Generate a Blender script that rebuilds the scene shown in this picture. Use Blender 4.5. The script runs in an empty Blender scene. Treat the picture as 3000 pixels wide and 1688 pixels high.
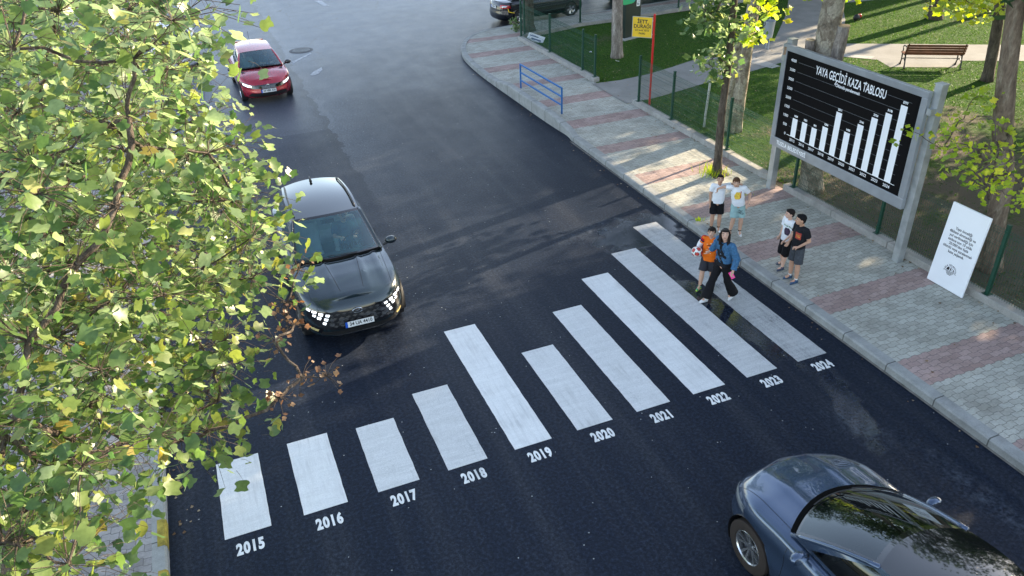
import bpy, bmesh, math, random
import numpy as np
from mathutils import Vector, Matrix, Euler
from mathutils.bvhtree import BVHTree
PI=math.pi
random.seed(7); RNG=np.random.default_rng(11)
scene=bpy.context.scene
COL=scene.collection
# ---------------------------------------------------------------- camera
cam=bpy.data.cameras.new('camera'); camo=bpy.data.objects.new('camera',cam); COL.objects.link(camo)
cam.sensor_width=36; cam.lens=27.48; cam.clip_end=2000
_r=Vector((0.924616,-0.379520,-0.032416)); _d=Vector((-0.223404,-0.471403,-0.853153)); _f=Vector((0.308507,0.796081,-0.520652))
M4=Matrix((( _r.x,-_d.x,-_f.x),(_r.y,-_d.y,-_f.y),(_r.z,-_d.z,-_f.z))).to_4x4()
M4.translation=Vector((0.780036,-7.465695,8.300000))
camo.matrix_world=M4
scene.camera=camo
# ---------------------------------------------------------------- light
SUN_AZ=14.0; SUN_EL=21.0
w=bpy.data.worlds.new('World'); scene.world=w; w.use_nodes=True
nt=w.node_tree; bg=nt.nodes['Background']
sky=nt.nodes.new('ShaderNodeTexSky'); sky.sky_type='NISHITA'; sky.sun_disc=False
sky.sun_elevation=math.radians(SUN_EL); sky.sun_rotation=math.radians(90-SUN_AZ)
sky.air_density=1.0; sky.dust_density=0.6; sky.ozone_density=1.0
hsv=nt.nodes.new('ShaderNodeHueSaturation'); hsv.inputs['Saturation'].default_value=.74; nt.links.new(sky.outputs[0],hsv.inputs['Color']); nt.links.new(hsv.outputs[0],bg.inputs[0]); bg.inputs[1].default_value=0.15
sl=bpy.data.lights.new('sun','SUN'); sl.energy=5.0; sl.angle=math.radians(0.5); sl.color=(1.0,0.82,0.57)
so=bpy.data.objects.new('sun',sl); COL.objects.link(so)
a,e=math.radians(SUN_AZ),math.radians(SUN_EL)
sd=Vector((math.cos(a)*math.cos(e),math.sin(a)*math.cos(e),math.sin(e)))
so.rotation_euler=sd.to_track_quat('Z','Y').to_euler(); so.location=(30,10,20)
vs=scene.view_settings
scene.display_settings.display_device='sRGB'
vs.view_transform='Standard'; vs.look='None'; vs.exposure=1.85; vs.gamma=1.0
# ---------------------------------------------------------------- helpers
def N(nt,t,**k):
    n=nt.nodes.new(t)
    for a,b in k.items():
        if a.startswith('i_'):
            n.inputs[int(a[2:]) if a[2:].isdigit() else a[2:].replace('_',' ')].default_value=b
        else: setattr(n,a,b)
    return n
def lin(c):
    if isinstance(c,str):
        c=c.lstrip('#'); c=[int(c[i:i+2],16)/255 for i in (0,2,4)]
        c=[(v/12.92 if v<=0.04045 else ((v+0.055)/1.055)**2.4) for v in c]
    return (c[0],c[1],c[2],1.0)
def newmat(name):
    m=bpy.data.materials.new(name); m.use_nodes=True
    nt=m.node_tree; return m,nt,nt.nodes['Principled BSDF'],nt.nodes['Material Output']
def ramp(nt,fac,stops,interp='LINEAR'):
    r=N(nt,'ShaderNodeValToRGB'); r.color_ramp.interpolation=interp
    el=r.color_ramp.elements
    while len(el)<len(stops): el.new(0.5)
    for i,(p,c) in enumerate(stops):
        el[i].position=p; el[i].color=lin(c) if not isinstance(c,(int,float)) else (c,c,c,1)
    nt.links.new(fac,r.inputs[0]); return r.outputs[0]
def noise(nt,vec,scale,detail=4,rough=.55,dist=0):
    n=N(nt,'ShaderNodeTexNoise'); n.inputs['Scale'].default_value=scale; n.inputs['Detail'].default_value=detail
    n.inputs['Roughness'].default_value=rough; n.inputs['Distortion'].default_value=dist
    if vec is not None: nt.links.new(vec,n.inputs['Vector'])
    return n.outputs[0]
def math_(nt,op,a,b=None,c=None,clamp=False):
    n=N(nt,'ShaderNodeMath',operation=op); n.use_clamp=clamp
    for i,v in enumerate((a,b,c)):
        if v is None: continue
        if isinstance(v,(int,float)): n.inputs[i].default_value=v
        else: nt.links.new(v,n.inputs[i])
    return n.outputs[0]
def mixc(nt,f,a,b):
    n=N(nt,'ShaderNodeMix',data_type='RGBA')
    for s,v in ((0,f),(6,a),(7,b)):
        if hasattr(v,'is_linked'): nt.links.new(v,n.inputs[s])
        else: n.inputs[s].default_value=v if isinstance(v,(int,float)) else lin(v)
    return n.outputs[2]
def mapping(nt,vec,sc=(1,1,1),rot=(0,0,0),loc=(0,0,0)):
    m=N(nt,'ShaderNodeMapping'); m.inputs['Scale'].default_value=sc; m.inputs['Rotation'].default_value=rot; m.inputs['Location'].default_value=loc
    nt.links.new(vec,m.inputs[0]); return m.outputs[0]
def objco(nt): return N(nt,'ShaderNodeTexCoord').outputs['Object']
def bump(nt,h,bsdf,strength=.3,dist=.01):
    b=N(nt,'ShaderNodeBump'); b.inputs['Strength'].default_value=strength; b.inputs['Distance'].default_value=dist
    nt.links.new(h,b.inputs['Height']); nt.links.new(b.outputs[0],bsdf.inputs['Normal']); return b
_mc={}
def mat(name,c,rough=.6,metal=0,var=.12,scale=8,bmp=0,spec=.5,coat=0,emit=None,es=1,bscale=None):
    if name in _mc: return _mc[name]
    m,nt,b,o=newmat(name); co=objco(nt)
    col=lin(c)
    if var>0:
        n=noise(nt,co,scale)
        lo=tuple(max(0,v*(1-var)) for v in col[:3]); hi=tuple(min(1,v*(1+var)) for v in col[:3])
        nt.links.new(ramp(nt,n,[(.3,lo),(.7,hi)]),b.inputs['Base Color'])
        rr=N(nt,'ShaderNodeMapRange'); nt.links.new(n,rr.inputs[0]); rr.inputs[3].default_value=max(0.02,rough*.85); rr.inputs[4].default_value=min(1,rough*1.15)
        nt.links.new(rr.outputs[0],b.inputs['Roughness'])
    else:
        b.inputs['Base Color'].default_value=col; b.inputs['Roughness'].default_value=rough
    b.inputs['Metallic'].default_value=metal; b.inputs['Specular IOR Level'].default_value=spec
    b.inputs['Coat Weight'].default_value=coat
    if coat: b.inputs['Coat Roughness'].default_value=.03
    if bmp: bump(nt,noise(nt,co,bscale or scale*4),b,bmp,.01)
    if emit is not None:
        b.inputs['Emission Color'].default_value=lin(emit); b.inputs['Emission Strength'].default_value=es
    _mc[name]=m; return m
def put(o,label=None,cat=None,group=None,kind=None):
    if label: o['label']=label
    if cat: o['category']=cat
    if group: o['group']=group
    if kind: o['kind']=kind
    return o
def link(name,me,m=None,parent=None,loc=None,rot=None):
    o=bpy.data.objects.new(name,me); COL.objects.link(o)
    if m is not None and me is not None:
        for q in (m if isinstance(m,(list,tuple)) else [m]): me.materials.append(q)
    if parent is not None: o.parent=parent
    if loc is not None: o.location=loc
    if rot is not None: o.rotation_euler=rot
    return o
def root(name,loc,label,cat,rz=0,group=None,rot=None):
    o=bpy.data.objects.new(name,None); COL.objects.link(o); o.location=loc; o.rotation_euler=rot or (0,0,rz)
    o.empty_display_size=.2
    return put(o,label,cat,group)
def smooth(me,ang=None):
    me.shade_smooth()
    if ang: me.set_sharp_from_angle(angle=math.radians(ang))
class MB:
    """collects shapes into one mesh"""
    def __init__(s): s.v=[]; s.f=[]; s.mi=[]; s.M=Matrix()
    def add(s,vs,fs,mi=0):
        n=len(s.v); s.v+= [tuple(s.M@Vector(v)) for v in vs]; s.f+=[tuple(n+i for i in f) for f in fs]; s.mi+=[mi]*len(fs)
        return s
    def box(s,c,d,rz=0,mi=0,R=None):
        x,y,z=[q/2 for q in d]; R=R or Matrix.Rotation(rz,3,'Z'); c=Vector(c)
        vs=[c+R@Vector((sx*x,sy*y,sz*z)) for sx in (-1,1) for sy in (-1,1) for sz in (-1,1)]
        return s.add(vs,[(0,1,3,2),(4,6,7,5),(0,4,5,1),(2,3,7,6),(0,2,6,4),(1,5,7,3)],mi)
    def tube(s,pts,r,n=8,cap=True,mi=0):
        pts=[Vector(p) for p in pts]; rs=r if isinstance(r,(list,tuple)) else [r]*len(pts)
        rings=[]; up=None
        for i,p in enumerate(pts):
            t=(pts[min(i+1,len(pts)-1)]-pts[max(i-1,0)])
            if t.length<1e-9: t=Vector((0,0,1))
            t.normalize()
            if up is None: up=t.orthogonal().normalized()
            else:
                up=(up-t*up.dot(t)); up=up.normalized() if up.length>1e-6 else t.orthogonal().normalized()
            sd_=t.cross(up)
            rings.append([p+(up*math.cos(2*PI*k/n)+sd_*math.sin(2*PI*k/n))*rs[i] for k in range(n)])
        vs=[v for r_ in rings for v in r_]; fs=[]
        for i in range(len(rings)-1):
            for k in range(n): fs.append((i*n+k,i*n+(k+1)%n,(i+1)*n+(k+1)%n,(i+1)*n+k))
        if cap: fs.append(tuple(range(n))[::-1]); fs.append(tuple(range(len(vs)-n,len(vs))))
        return s.add(vs,fs,mi)
    def lathe(s,prof,n=32,axis='Z',c=(0,0,0),mi=0,cap=False):
        vs=[];fs=[];c=Vector(c)
        for (r,h) in prof:
            for k in range(n):
                a=2*PI*k/n; p=(r*math.cos(a),r*math.sin(a),h)
                if axis=='Y': p=(p[0],p[2],p[1])
                if axis=='X': p=(p[2],p[0],p[1])
                vs.append(c+Vector(p))
        for i in range(len(prof)-1):
            for k in range(n): fs.append((i*n+k,i*n+(k+1)%n,(i+1)*n+(k+1)%n,(i+1)*n+k))
        if cap: fs.append(tuple(range(n))[::-1]); fs.append(tuple(range(len(vs)-n,len(vs))))
        return s.add(vs,fs,mi)
    def ball(s,c,r,n=14,m=9,mi=0):
        r=r if isinstance(r,(tuple,list)) else (r,r,r); vs=[];fs=[]
        for i in range(m+1):
            t=PI*i/m
            for k in range(n):
                a=2*PI*k/n; vs.append((c[0]+r[0]*math.sin(t)*math.cos(a),c[1]+r[1]*math.sin(t)*math.sin(a),c[2]+r[2]*math.cos(t)))
        for i in range(m):
            for k in range(n): fs.append((i*n+k,(i+1)*n+k,(i+1)*n+(k+1)%n,i*n+(k+1)%n))
        return s.add(vs,fs,mi)
    def prism(s,poly,z0,z1,mi=0):
        n=len(poly); vs=[(x,y,z0) for x,y in poly]+[(x,y,z1) for x,y in poly]
        fs=[tuple(range(n))[::-1],tuple(range(n,2*n))]+[(i,(i+1)%n,n+(i+1)%n,n+i) for i in range(n)]
        return s.add(vs,fs,mi)
    def grid(s,P,mi=0,flip=False):
        a=len(P);b=len(P[0]); vs=[p for r_ in P for p in r_]; fs=[]
        for i in range(a-1):
            for j in range(b-1):
                q=(i*b+j,i*b+j+1,(i+1)*b+j+1,(i+1)*b+j); fs.append(q[::-1] if flip else q)
        return s.add(vs,fs,mi)
    def mesh(s,name,sm=None,merge=0):
        me=bpy.data.meshes.new(name); me.from_pydata(s.v,[],s.f); me.polygons.foreach_set('material_index',s.mi)
        bm=bmesh.new(); bm.from_mesh(me)
        if merge: bmesh.ops.remove_doubles(bm,verts=bm.verts,dist=merge)
        bmesh.ops.recalc_face_normals(bm,faces=bm.faces); bm.to_mesh(me); bm.free()
        me.update()
        if sm is not None: smooth(me,sm or None)
        return me
    def build(s,name,m,parent=None,sm=None,loc=None,rot=None,merge=0):
        return link(name,s.mesh(name,sm,merge),m,parent,loc,rot)
def bevel(o,wd=.01,seg=2):
    b=o.modifiers.new('bevel','BEVEL'); b.width=wd; b.segments=seg; b.limit_method='ANGLE'; return o
def bake(o):
    dg=bpy.context.evaluated_depsgraph_get(); dg.update()
    me=bpy.data.meshes.new_from_object(o.evaluated_get(dg)); o.modifiers.clear(); o.data=me; return o
def flat(name,poly,z,m,kind='structure',label=None,cat=None):
    me=bpy.data.meshes.new(name); me.from_pydata([(x,y,z) for x,y in poly],[],[tuple(range(len(poly)))])
    bm=bmesh.new(); bm.from_mesh(me); bmesh.ops.triangulate(bm,faces=bm.faces); bmesh.ops.recalc_face_normals(bm,faces=bm.faces)
    for f in bm.faces:
        if f.normal.z<0: f.normal_flip()
    bm.to_mesh(me); bm.free()
    o=link(name,me,m); return put(o,label,cat,None,kind)
def fastmesh(name,V,F,tint=None):
    """V (n,3) F (m,3) numpy"""
    me=bpy.data.meshes.new(name); V=np.asarray(V,dtype=np.float32); F=np.asarray(F,dtype=np.int32); k=F.shape[1]
    me.vertices.add(len(V)); me.vertices.foreach_set('co',V.ravel()); me.loops.add(F.size); me.loops.foreach_set('vertex_index',F.ravel())
    me.polygons.add(len(F)); me.polygons.foreach_set('loop_start',np.arange(0,F.size,k,dtype=np.int32)); me.polygons.foreach_set('loop_total',np.full(len(F),k,dtype=np.int32))
    me.update(calc_edges=True)
    if tint is not None:
        at=me.attributes.new('tint','FLOAT','POINT'); at.data.foreach_set('value',np.asarray(tint,dtype=np.float32))
    me.validate(); return me
def text(name,s,size,Mx,m,parent=None,ext=.002,xs=1.0,align='CENTER',off=0,shear=0,spacing=1.0,line=1.0):
    cu=bpy.data.curves.new(name,'FONT'); cu.body=s; cu.size=size; cu.extrude=ext; cu.align_x=align; cu.align_y='CENTER'; cu.offset=off; cu.shear=shear
    cu.space_character=spacing; cu.space_line=line; cu.resolution_u=3
    o=bpy.data.objects.new(name,cu); COL.objects.link(o)
    dg=bpy.context.evaluated_depsgraph_get(); dg.update()
    me=bpy.data.meshes.new_from_object(o.evaluated_get(dg)); bpy.data.objects.remove(o)
    me.transform(Matrix.Diagonal((xs,1,1,1))); me.transform(Mx)
    return link(name,me,m,parent)
def textmesh(s,size,Mx,**k):
    o=text('tmp_text',s,size,Mx,None,**k); me=o.data; bpy.data.objects.remove(o); return me
def joinmesh(name,meshes,m,parent=None):
    bm=bmesh.new()
    for me in meshes: bm.from_mesh(me)
    me=bpy.data.meshes.new(name); bm.to_mesh(me); bm.free(); return link(name,me,m,parent)
def basis(right,up,org):
    r=Vector(right).normalized(); u=Vector(up).normalized(); n=r.cross(u)
    return Matrix(((r.x,u.x,n.x,org[0]),(r.y,u.y,n.y,org[1]),(r.z,u.z,n.z,org[2]),(0,0,0,1)))
# ---------------------------------------------------------------- ground materials
def m_asphalt():
    m,nt,b,o=newmat('asphalt'); co=objco(nt)
    sep=N(nt,'ShaderNodeSeparateXYZ'); nt.links.new(co,sep.inputs[0]); X,Y=sep.outputs[0],sep.outputs[1]
    big=noise(nt,co,.16,3,.5); 
    # older, paler surface towards the junction; its pale blue also paints the sky sheen
    d=math_(nt,'ADD',math_(nt,'MULTIPLY',Y,.085),math_(nt,'MULTIPLY',X,-.07)); d=math_(nt,'ADD',d,math_(nt,'MULTIPLY',big,.9))
    old_sheen=N(nt,'ShaderNodeMapRange'); old_sheen.interpolation_type='SMOOTHSTEP'; nt.links.new(d,old_sheen.inputs[0]); old_sheen.inputs[1].default_value=1.35; old_sheen.inputs[2].default_value=2.7
    # far left lane patch with a hard edge
    e=math_(nt,'ADD',X,math_(nt,'MULTIPLY',noise(nt,co,1.1,3),.8)); lane=math_(nt,'MULTIPLY',math_(nt,'LESS_THAN',e,4.85),math_(nt,'GREATER_THAN',Y,16.5))
    fine=noise(nt,co,70,3,.8); mid=noise(nt,co,9,5,.7)
    streak=noise(nt,mapping(nt,co,(1.5,.07,1)),1.0,5,.6)
    base=mixc(nt,old_sheen.outputs[0],(.0115,.0165,.029),(.036,.055,.092))
    base=mixc(nt,math_(nt,'MULTIPLY',lane,.25),base,(.1,.105,.12))
    # scuffed pale band along the resurfacing seam and a dark joint beside it
    xs_=math_(nt,'SUBTRACT',e,math_(nt,'ADD',4.55,math_(nt,'MULTIPLY',Y,.004)))
    w1=N(nt,'ShaderNodeMapRange'); nt.links.new(xs_,w1.inputs[0]); w1.inputs[1].default_value=2.2; w1.inputs[2].default_value=.1
    w2=N(nt,'ShaderNodeMapRange'); nt.links.new(Y,w2.inputs[0]); w2.inputs[1].default_value=9.; w2.inputs[2].default_value=17.
    wk=math_(nt,'MULTIPLY',math_(nt,'MULTIPLY',w1.outputs[0],math_(nt,'GREATER_THAN',xs_,0)),math_(nt,'MULTIPLY',w2.outputs[0],math_(nt,'ADD',math_(nt,'MULTIPLY',mid,.9),.1)))
    base=mixc(nt,math_(nt,'MULTIPLY',wk,.5),base,(.17,.19,.22))
    jt=math_(nt,'MULTIPLY',math_(nt,'LESS_THAN',math_(nt,'ABSOLUTE',math_(nt,'ADD',xs_,.12)),.11),w2.outputs[0])
    base=mixc(nt,math_(nt,'MULTIPLY',jt,.35),base,(.014,.016,.02))
    sv=N(nt,'ShaderNodeMapRange'); nt.links.new(streak,sv.inputs[0]); sv.inputs[1].default_value=.46; sv.inputs[2].default_value=.74; sv.inputs[4].default_value=.42
    base=mixc(nt,sv.outputs[0],base,(.055,.058,.066))
    grain=noise(nt,co,20,2,.6); fine2=math_(nt,'ADD',math_(nt,'MULTIPLY',fine,.5),math_(nt,'MULTIPLY',grain,.5)); sp=ramp(nt,fine2,[(.3,(.35,.35,.35)),(.48,(.85,.85,.85)),(.58,(1.4,1.4,1.4)),(.7,(3.0,3.0,2.9))])
    mul=N(nt,'ShaderNodeMix',data_type='RGBA',blend_type='MULTIPLY'); mul.inputs[0].default_value=1; nt.links.new(base,mul.inputs[6]); nt.links.new(sp,mul.inputs[7])
    # pale grit
    vor=N(nt,'ShaderNodeTexVoronoi'); vor.inputs['Scale'].default_value=5.5; nt.links.new(co,vor.inputs['Vector'])
    gr=math_(nt,'LESS_THAN',vor.outputs['Distance'],.055); keep=math_(nt,'GREATER_THAN',noise(nt,co,2.3),.5)
    c2=mixc(nt,math_(nt,'MULTIPLY',gr,keep),mul.outputs[2],(.32,.33,.32))
    # thin cracks
    v2=N(nt,'ShaderNodeTexVoronoi',feature='DISTANCE_TO_EDGE'); v2.inputs['Scale'].default_value=.28
    wv=N(nt,'ShaderNodeMix',data_type='VECTOR'); 
    vn=N(nt,'ShaderNodeTexNoise'); vn.inputs['Scale'].default_value=1.7; nt.links.new(co,vn.inputs['Vector'])
    va=N(nt,'ShaderNodeVectorMath',operation='MULTIPLY_ADD'); nt.links.new(vn.outputs[1],va.inputs[0]); va.inputs[1].default_value=(.7,.7,0); nt.links.new(co,va.inputs[2])
    nt.links.new(va.outputs[0],v2.inputs['Vector'])
    ck=math_(nt,'MULTIPLY',math_(nt,'LESS_THAN',v2.outputs['Distance'],.004),old_sheen.outputs[0])
    c3=mixc(nt,math_(nt,'MULTIPLY',ck,.8),c2,(.012,.013,.015))
    nt.links.new(c3,b.inputs['Base Color'])
    # wet / polished places
    SPOTS=1
    def spot(cx,cy,ax,ay,rz=0):
        mp=N(nt,'ShaderNodeMapping',vector_type='TEXTURE'); mp.inputs['Location'].default_value=(cx,cy,0); mp.inputs['Scale'].default_value=(ax,ay,1); mp.inputs['Rotation'].default_value=(0,0,rz)
        nt.links.new(co,mp.inputs[0]); l=N(nt,'ShaderNodeVectorMath',operation='LENGTH'); nt.links.new(mp.outputs[0],l.inputs[0])
        return math_(nt,'SUBTRACT',1.0,l.outputs['Value'],clamp=True)
    pal=math_(nt,'MAXIMUM',spot(9.5,-2.7,.3,1.7,.03),math_(nt,'MAXIMUM',spot(9.0,-.9,.45,.7,.4),spot(8.3,6.75,1.3,.55,.2)))
    pm=math_(nt,'MULTIPLY',math_(nt,'MULTIPLY',pal,ramp(nt,noise(nt,co,5,6,.8),[(.45,0.0),(.7,1.0)])),1.0,clamp=True)
    nt.links.new(mixc(nt,pm,c3,(.075,.09,.115)),b.inputs['Base Color'])
    wet=spot(9.3,6.2,1.6,1.1,.2)
    for q in ((9.0,2.5,.45,2.6,.12),(9.2,-.4,.35,1.6,-.3),(8.7,3.6,.6,.8,0)): wet=math_(nt,'MAXIMUM',wet,spot(*q))
    wetn=math_(nt,'ADD',wet,math_(nt,'MULTIPLY',math_(nt,'SUBTRACT',noise(nt,co,3,4),.5),1.2)); 
    wm=N(nt,'ShaderNodeMapRange'); nt.links.new(math_(nt,'MULTIPLY',wetn,math_(nt,'GREATER_THAN',wet,.001)),wm.inputs[0]); wm.inputs[1].default_value=.25; wm.inputs[2].default_value=.42
    rg=N(nt,'ShaderNodeMapRange'); nt.links.new(noise(nt,co,1.3,5,.7),rg.inputs[0]); rg.inputs[1].default_value=.3; rg.inputs[2].default_value=.7; rg.inputs[3].default_value=.46; rg.inputs[4].default_value=.38
    r2=math_(nt,'MULTIPLY',rg.outputs[0],math_(nt,'SUBTRACT',1,math_(nt,'MULTIPLY',wm.outputs[0],.85)))
    nt.links.new(r2,b.inputs['Roughness']); nt.links.new(math_(nt,'ADD',math_(nt,'MULTIPLY',old_sheen.outputs[0],.6),math_(nt,'ADD',.10,math_(nt,'MULTIPLY',wm.outputs[0],.4))),b.inputs['Specular IOR Level'])
    bb=bump(nt,math_(nt,'ADD',fine2,math_(nt,'MULTIPLY',mid,.2)),b,.5,.012)
    nt.links.new(math_(nt,'SUBTRACT',.5,math_(nt,'MULTIPLY',wm.outputs[0],.45)),bb.inputs['Strength'])
    return m
def m_paver(name,c1,c2,bands=True,rot=0,rowh=.115,brickw=.225,amp=.0105,mort=.009):
    m,nt,b,o=newmat(name); co=objco(nt)
    if rot: co=mapping(nt,co,(1,1,1),(0,0,rot))
    sep=N(nt,'ShaderNodeSeparateXYZ'); nt.links.new(co,sep.inputs[0]); X,Y=sep.outputs[0],sep.outputs[1]
    wv=math_(nt,'SINE',math_(nt,'MULTIPLY',X,2*PI/brickw)); 
    wv=math_(nt,'MULTIPLY',math_(nt,'MULTIPLY',wv,3.4),1.0); wv=math_(nt,'MINIMUM',math_(nt,'MAXIMUM',wv,-1.),1.)
    Y2=math_(nt,'ADD',Y,math_(nt,'MULTIPLY',wv,amp))
    comb=N(nt,'ShaderNodeCombineXYZ'); nt.links.new(X,comb.inputs[0]); nt.links.new(Y2,comb.inputs[1])
    br=N(nt,'ShaderNodeTexBrick'); nt.links.new(comb.outputs[0],br.inputs[0])
    br.offset=.5; br.inputs['Scale'].default_value=1; br.inputs['Mortar Size'].default_value=mort/2; br.inputs['Mortar Smooth'].default_value=.15
    br.inputs['Brick Width'].default_value=brickw; br.inputs['Row Height'].default_value=rowh
    br.inputs['Color1'].default_value=(0,0,0,1); br.inputs['Color2'].default_value=(1,1,1,1); br.inputs['Mortar'].default_value=(.5,.5,.5,1)
    rnd=br.outputs[0]; mo=br.outputs[1]
    grey=mixc(nt,rnd,c1,c2)
    if bands:
        row=math_(nt,'MULTIPLY',math_(nt,'FLOOR',math_(nt,'DIVIDE',Y2,rowh)),rowh)
        ph=math_(nt,'ADD',math_(nt,'DIVIDE',math_(nt,'ADD',row,.39+22.2),2.22),.5)
        fr=math_(nt,'ABSOLUTE',math_(nt,'SUBTRACT',math_(nt,'FRACT',ph),.5))
        bd=math_(nt,'LESS_THAN',fr,.148)
        pink=mixc(nt,rnd,(.33,.235,.215),(.42,.31,.285))
        grey=mixc(nt,bd,grey,pink)
    st=noise(nt,co,1.7,6,.65); st2=noise(nt,co,26,4,.7)
    vary=ramp(nt,st,[(.25,(.68,.67,.65)),(.55,(1,1,1)),(.8,(1.1,1.1,1.1))])
    mul=N(nt,'ShaderNodeMix',data_type='RGBA',blend_type='MULTIPLY'); mul.inputs[0].default_value=.9; nt.links.new(grey,mul.inputs[6]); nt.links.new(vary,mul.inputs[7])
    v3=ramp(nt,st2,[(.3,(.82,.82,.82)),(.7,(1.08,1.08,1.08))])
    mul2=N(nt,'ShaderNodeMix',data_type='RGBA',blend_type='MULTIPLY'); mul2.inputs[0].default_value=1; nt.links.new(mul.outputs[2],mul2.inputs[6]); nt.links.new(v3,mul2.inputs[7])
    c=mixc(nt,math_(nt,'MULTIPLY',mo,.75),mul2.outputs[2],(.09,.085,.078))
    nt.links.new(c,b.inputs['Base Color']); b.inputs['Roughness'].default_value=.85; b.inputs['Specular IOR Level'].default_value=.3
    h=math_(nt,'ADD',math_(nt,'MULTIPLY',math_(nt,'SUBTRACT',1,mo),1),math_(nt,'ADD',math_(nt,'MULTIPLY',st2,.25),math_(nt,'MULTIPLY',rnd,.12)))
    bump(nt,h,b,.6,.006); return m
def m_concrete(name,c,scale=2,joint=None,stain=.35):
    m,nt,b,o=newmat(name); co=objco(nt); n1=noise(nt,co,scale,6,.65); n2=noise(nt,co,40,4,.7); n3=noise(nt,co,scale*.3,3,.5)
    c0=lin(c)[:3]
    k=ramp(nt,n1,[(.25,tuple(v*(1-stain) for v in c0)),(.6,c0),(.85,tuple(min(1,v*1.15) for v in c0))])
    mul=N(nt,'ShaderNodeMix',data_type='RGBA',blend_type='MULTIPLY'); mul.inputs[0].default_value=1; nt.links.new(k,mul.inputs[6]); nt.links.new(ramp(nt,n2,[(.3,(.86,.86,.86)),(.7,(1.08,1.08,1.07))]),mul.inputs[7])
    cc=mul.outputs[2]
    if joint:
        sep=N(nt,'ShaderNodeSeparateXYZ'); nt.links.new(co,sep.inputs[0])
        fr=math_(nt,'FRACT',math_(nt,'DIVIDE',math_(nt,'ADD',sep.outputs[1],50.0),joint))
        cc=mixc(nt,math_(nt,'MULTIPLY',math_(nt,'LESS_THAN',fr,.022),.85),cc,(.07,.07,.065))
    nt.links.new(cc,b.inputs['Base Color']); b.inputs['Roughness'].default_value=.88; b.inputs['Specular IOR Level'].default_value=.3
    bump(nt,math_(nt,'ADD',n2,math_(nt,'MULTIPLY',n1,.5)),b,.35,.006); return m
def m_lawn():
    m,nt,b,o=newmat('lawn'); co=objco(nt); n1=noise(nt,co,.45,5,.6); n2=noise(nt,co,9,5,.75); n3=noise(nt,mapping(nt,co,(1,1,1)),60,3,.8)
    sep=N(nt,'ShaderNodeSeparateXYZ'); nt.links.new(co,sep.inputs[0]); X,Y=sep.outputs[0],sep.outputs[1]
    g=ramp(nt,n2,[(.25,(.018,.045,.006)),(.5,(.034,.088,.010)),(.75,(.07,.14,.016))])
    dry=mixc(nt,n3,(.085,.07,.05),(.17,.145,.11))
    # worn soil under the near trees
    k=math_(nt,'ADD',n1,math_(nt,'MULTIPLY',math_(nt,'SUBTRACT',n2,.5),.5))
    near=N(nt,'ShaderNodeMapRange'); nt.links.new(Y,near.inputs[0]); near.inputs[1].default_value=12.5; near.inputs[2].default_value=4.; near.inputs[3].default_value=0; near.inputs[4].default_value=.36
    fx=N(nt,'ShaderNodeMapRange'); nt.links.new(X,fx.inputs[0]); fx.inputs[1].default_value=25; fx.inputs[2].default_value=20.; 
    k2=math_(nt,'ADD',k,math_(nt,'MULTIPLY',near.outputs[0],fx.outputs[0]))
    msk=N(nt,'ShaderNodeMapRange'); nt.links.new(k2,msk.inputs[0]); msk.inputs[1].default_value=.6; msk.inputs[2].default_value=.76
    c=mixc(nt,msk.outputs[0],g,dry)
    nt.links.new(c,b.inputs['Base Color']); b.inputs['Roughness'].default_value=.95; b.inputs['Specular IOR Level'].default_value=.15
    bump(nt,math_(nt,'ADD',n2,n3),b,.9,.04); return m
def m_paint(name,wear,seed):
    m,nt,b,o=newmat(name); co=objco(nt)
    st=noise(nt,mapping(nt,co,(14,1.1,1),(0,0,.03),(seed*3.1,seed*1.7,0)),1.0,7,.75); st2=noise(nt,mapping(nt,co,(1.2,9,1),(0,0,0),(seed,0,0)),1.2,6,.7)
    sp=noise(nt,co,55,4,.8); bl=noise(nt,mapping(nt,co,(1,1,1),(0,0,0),(seed*5,seed*2,0)),1.6,4,.6)
    k=math_(nt,'ADD',math_(nt,'MULTIPLY',st,.5),math_(nt,'ADD',math_(nt,'MULTIPLY',st2,.22),math_(nt,'ADD',math_(nt,'MULTIPLY',sp,.42),math_(nt,'MULTIPLY',bl,.35))))
    mr=N(nt,'ShaderNodeMapRange'); nt.links.new(k,mr.inputs[0]); mr.inputs[1].default_value=.765-wear*.14; mr.inputs[2].default_value=1.12-wear*.12; mr.inputs[4].default_value=.45+wear*.45
    tone=ramp(nt,math_(nt,'ADD',math_(nt,'MULTIPLY',st,.6),math_(nt,'MULTIPLY',bl,.4)),[(.34,(.46,.46,.455)),(.58,(.84,.84,.83))])
    c=mixc(nt,mr.outputs[0],tone,(.10,.105,.11))
    nt.links.new(c,b.inputs['Base Color']); b.inputs['Roughness'].default_value=.55
    bump(nt,math_(nt,'ADD',sp,st),b,.3,.004); return m
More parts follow.
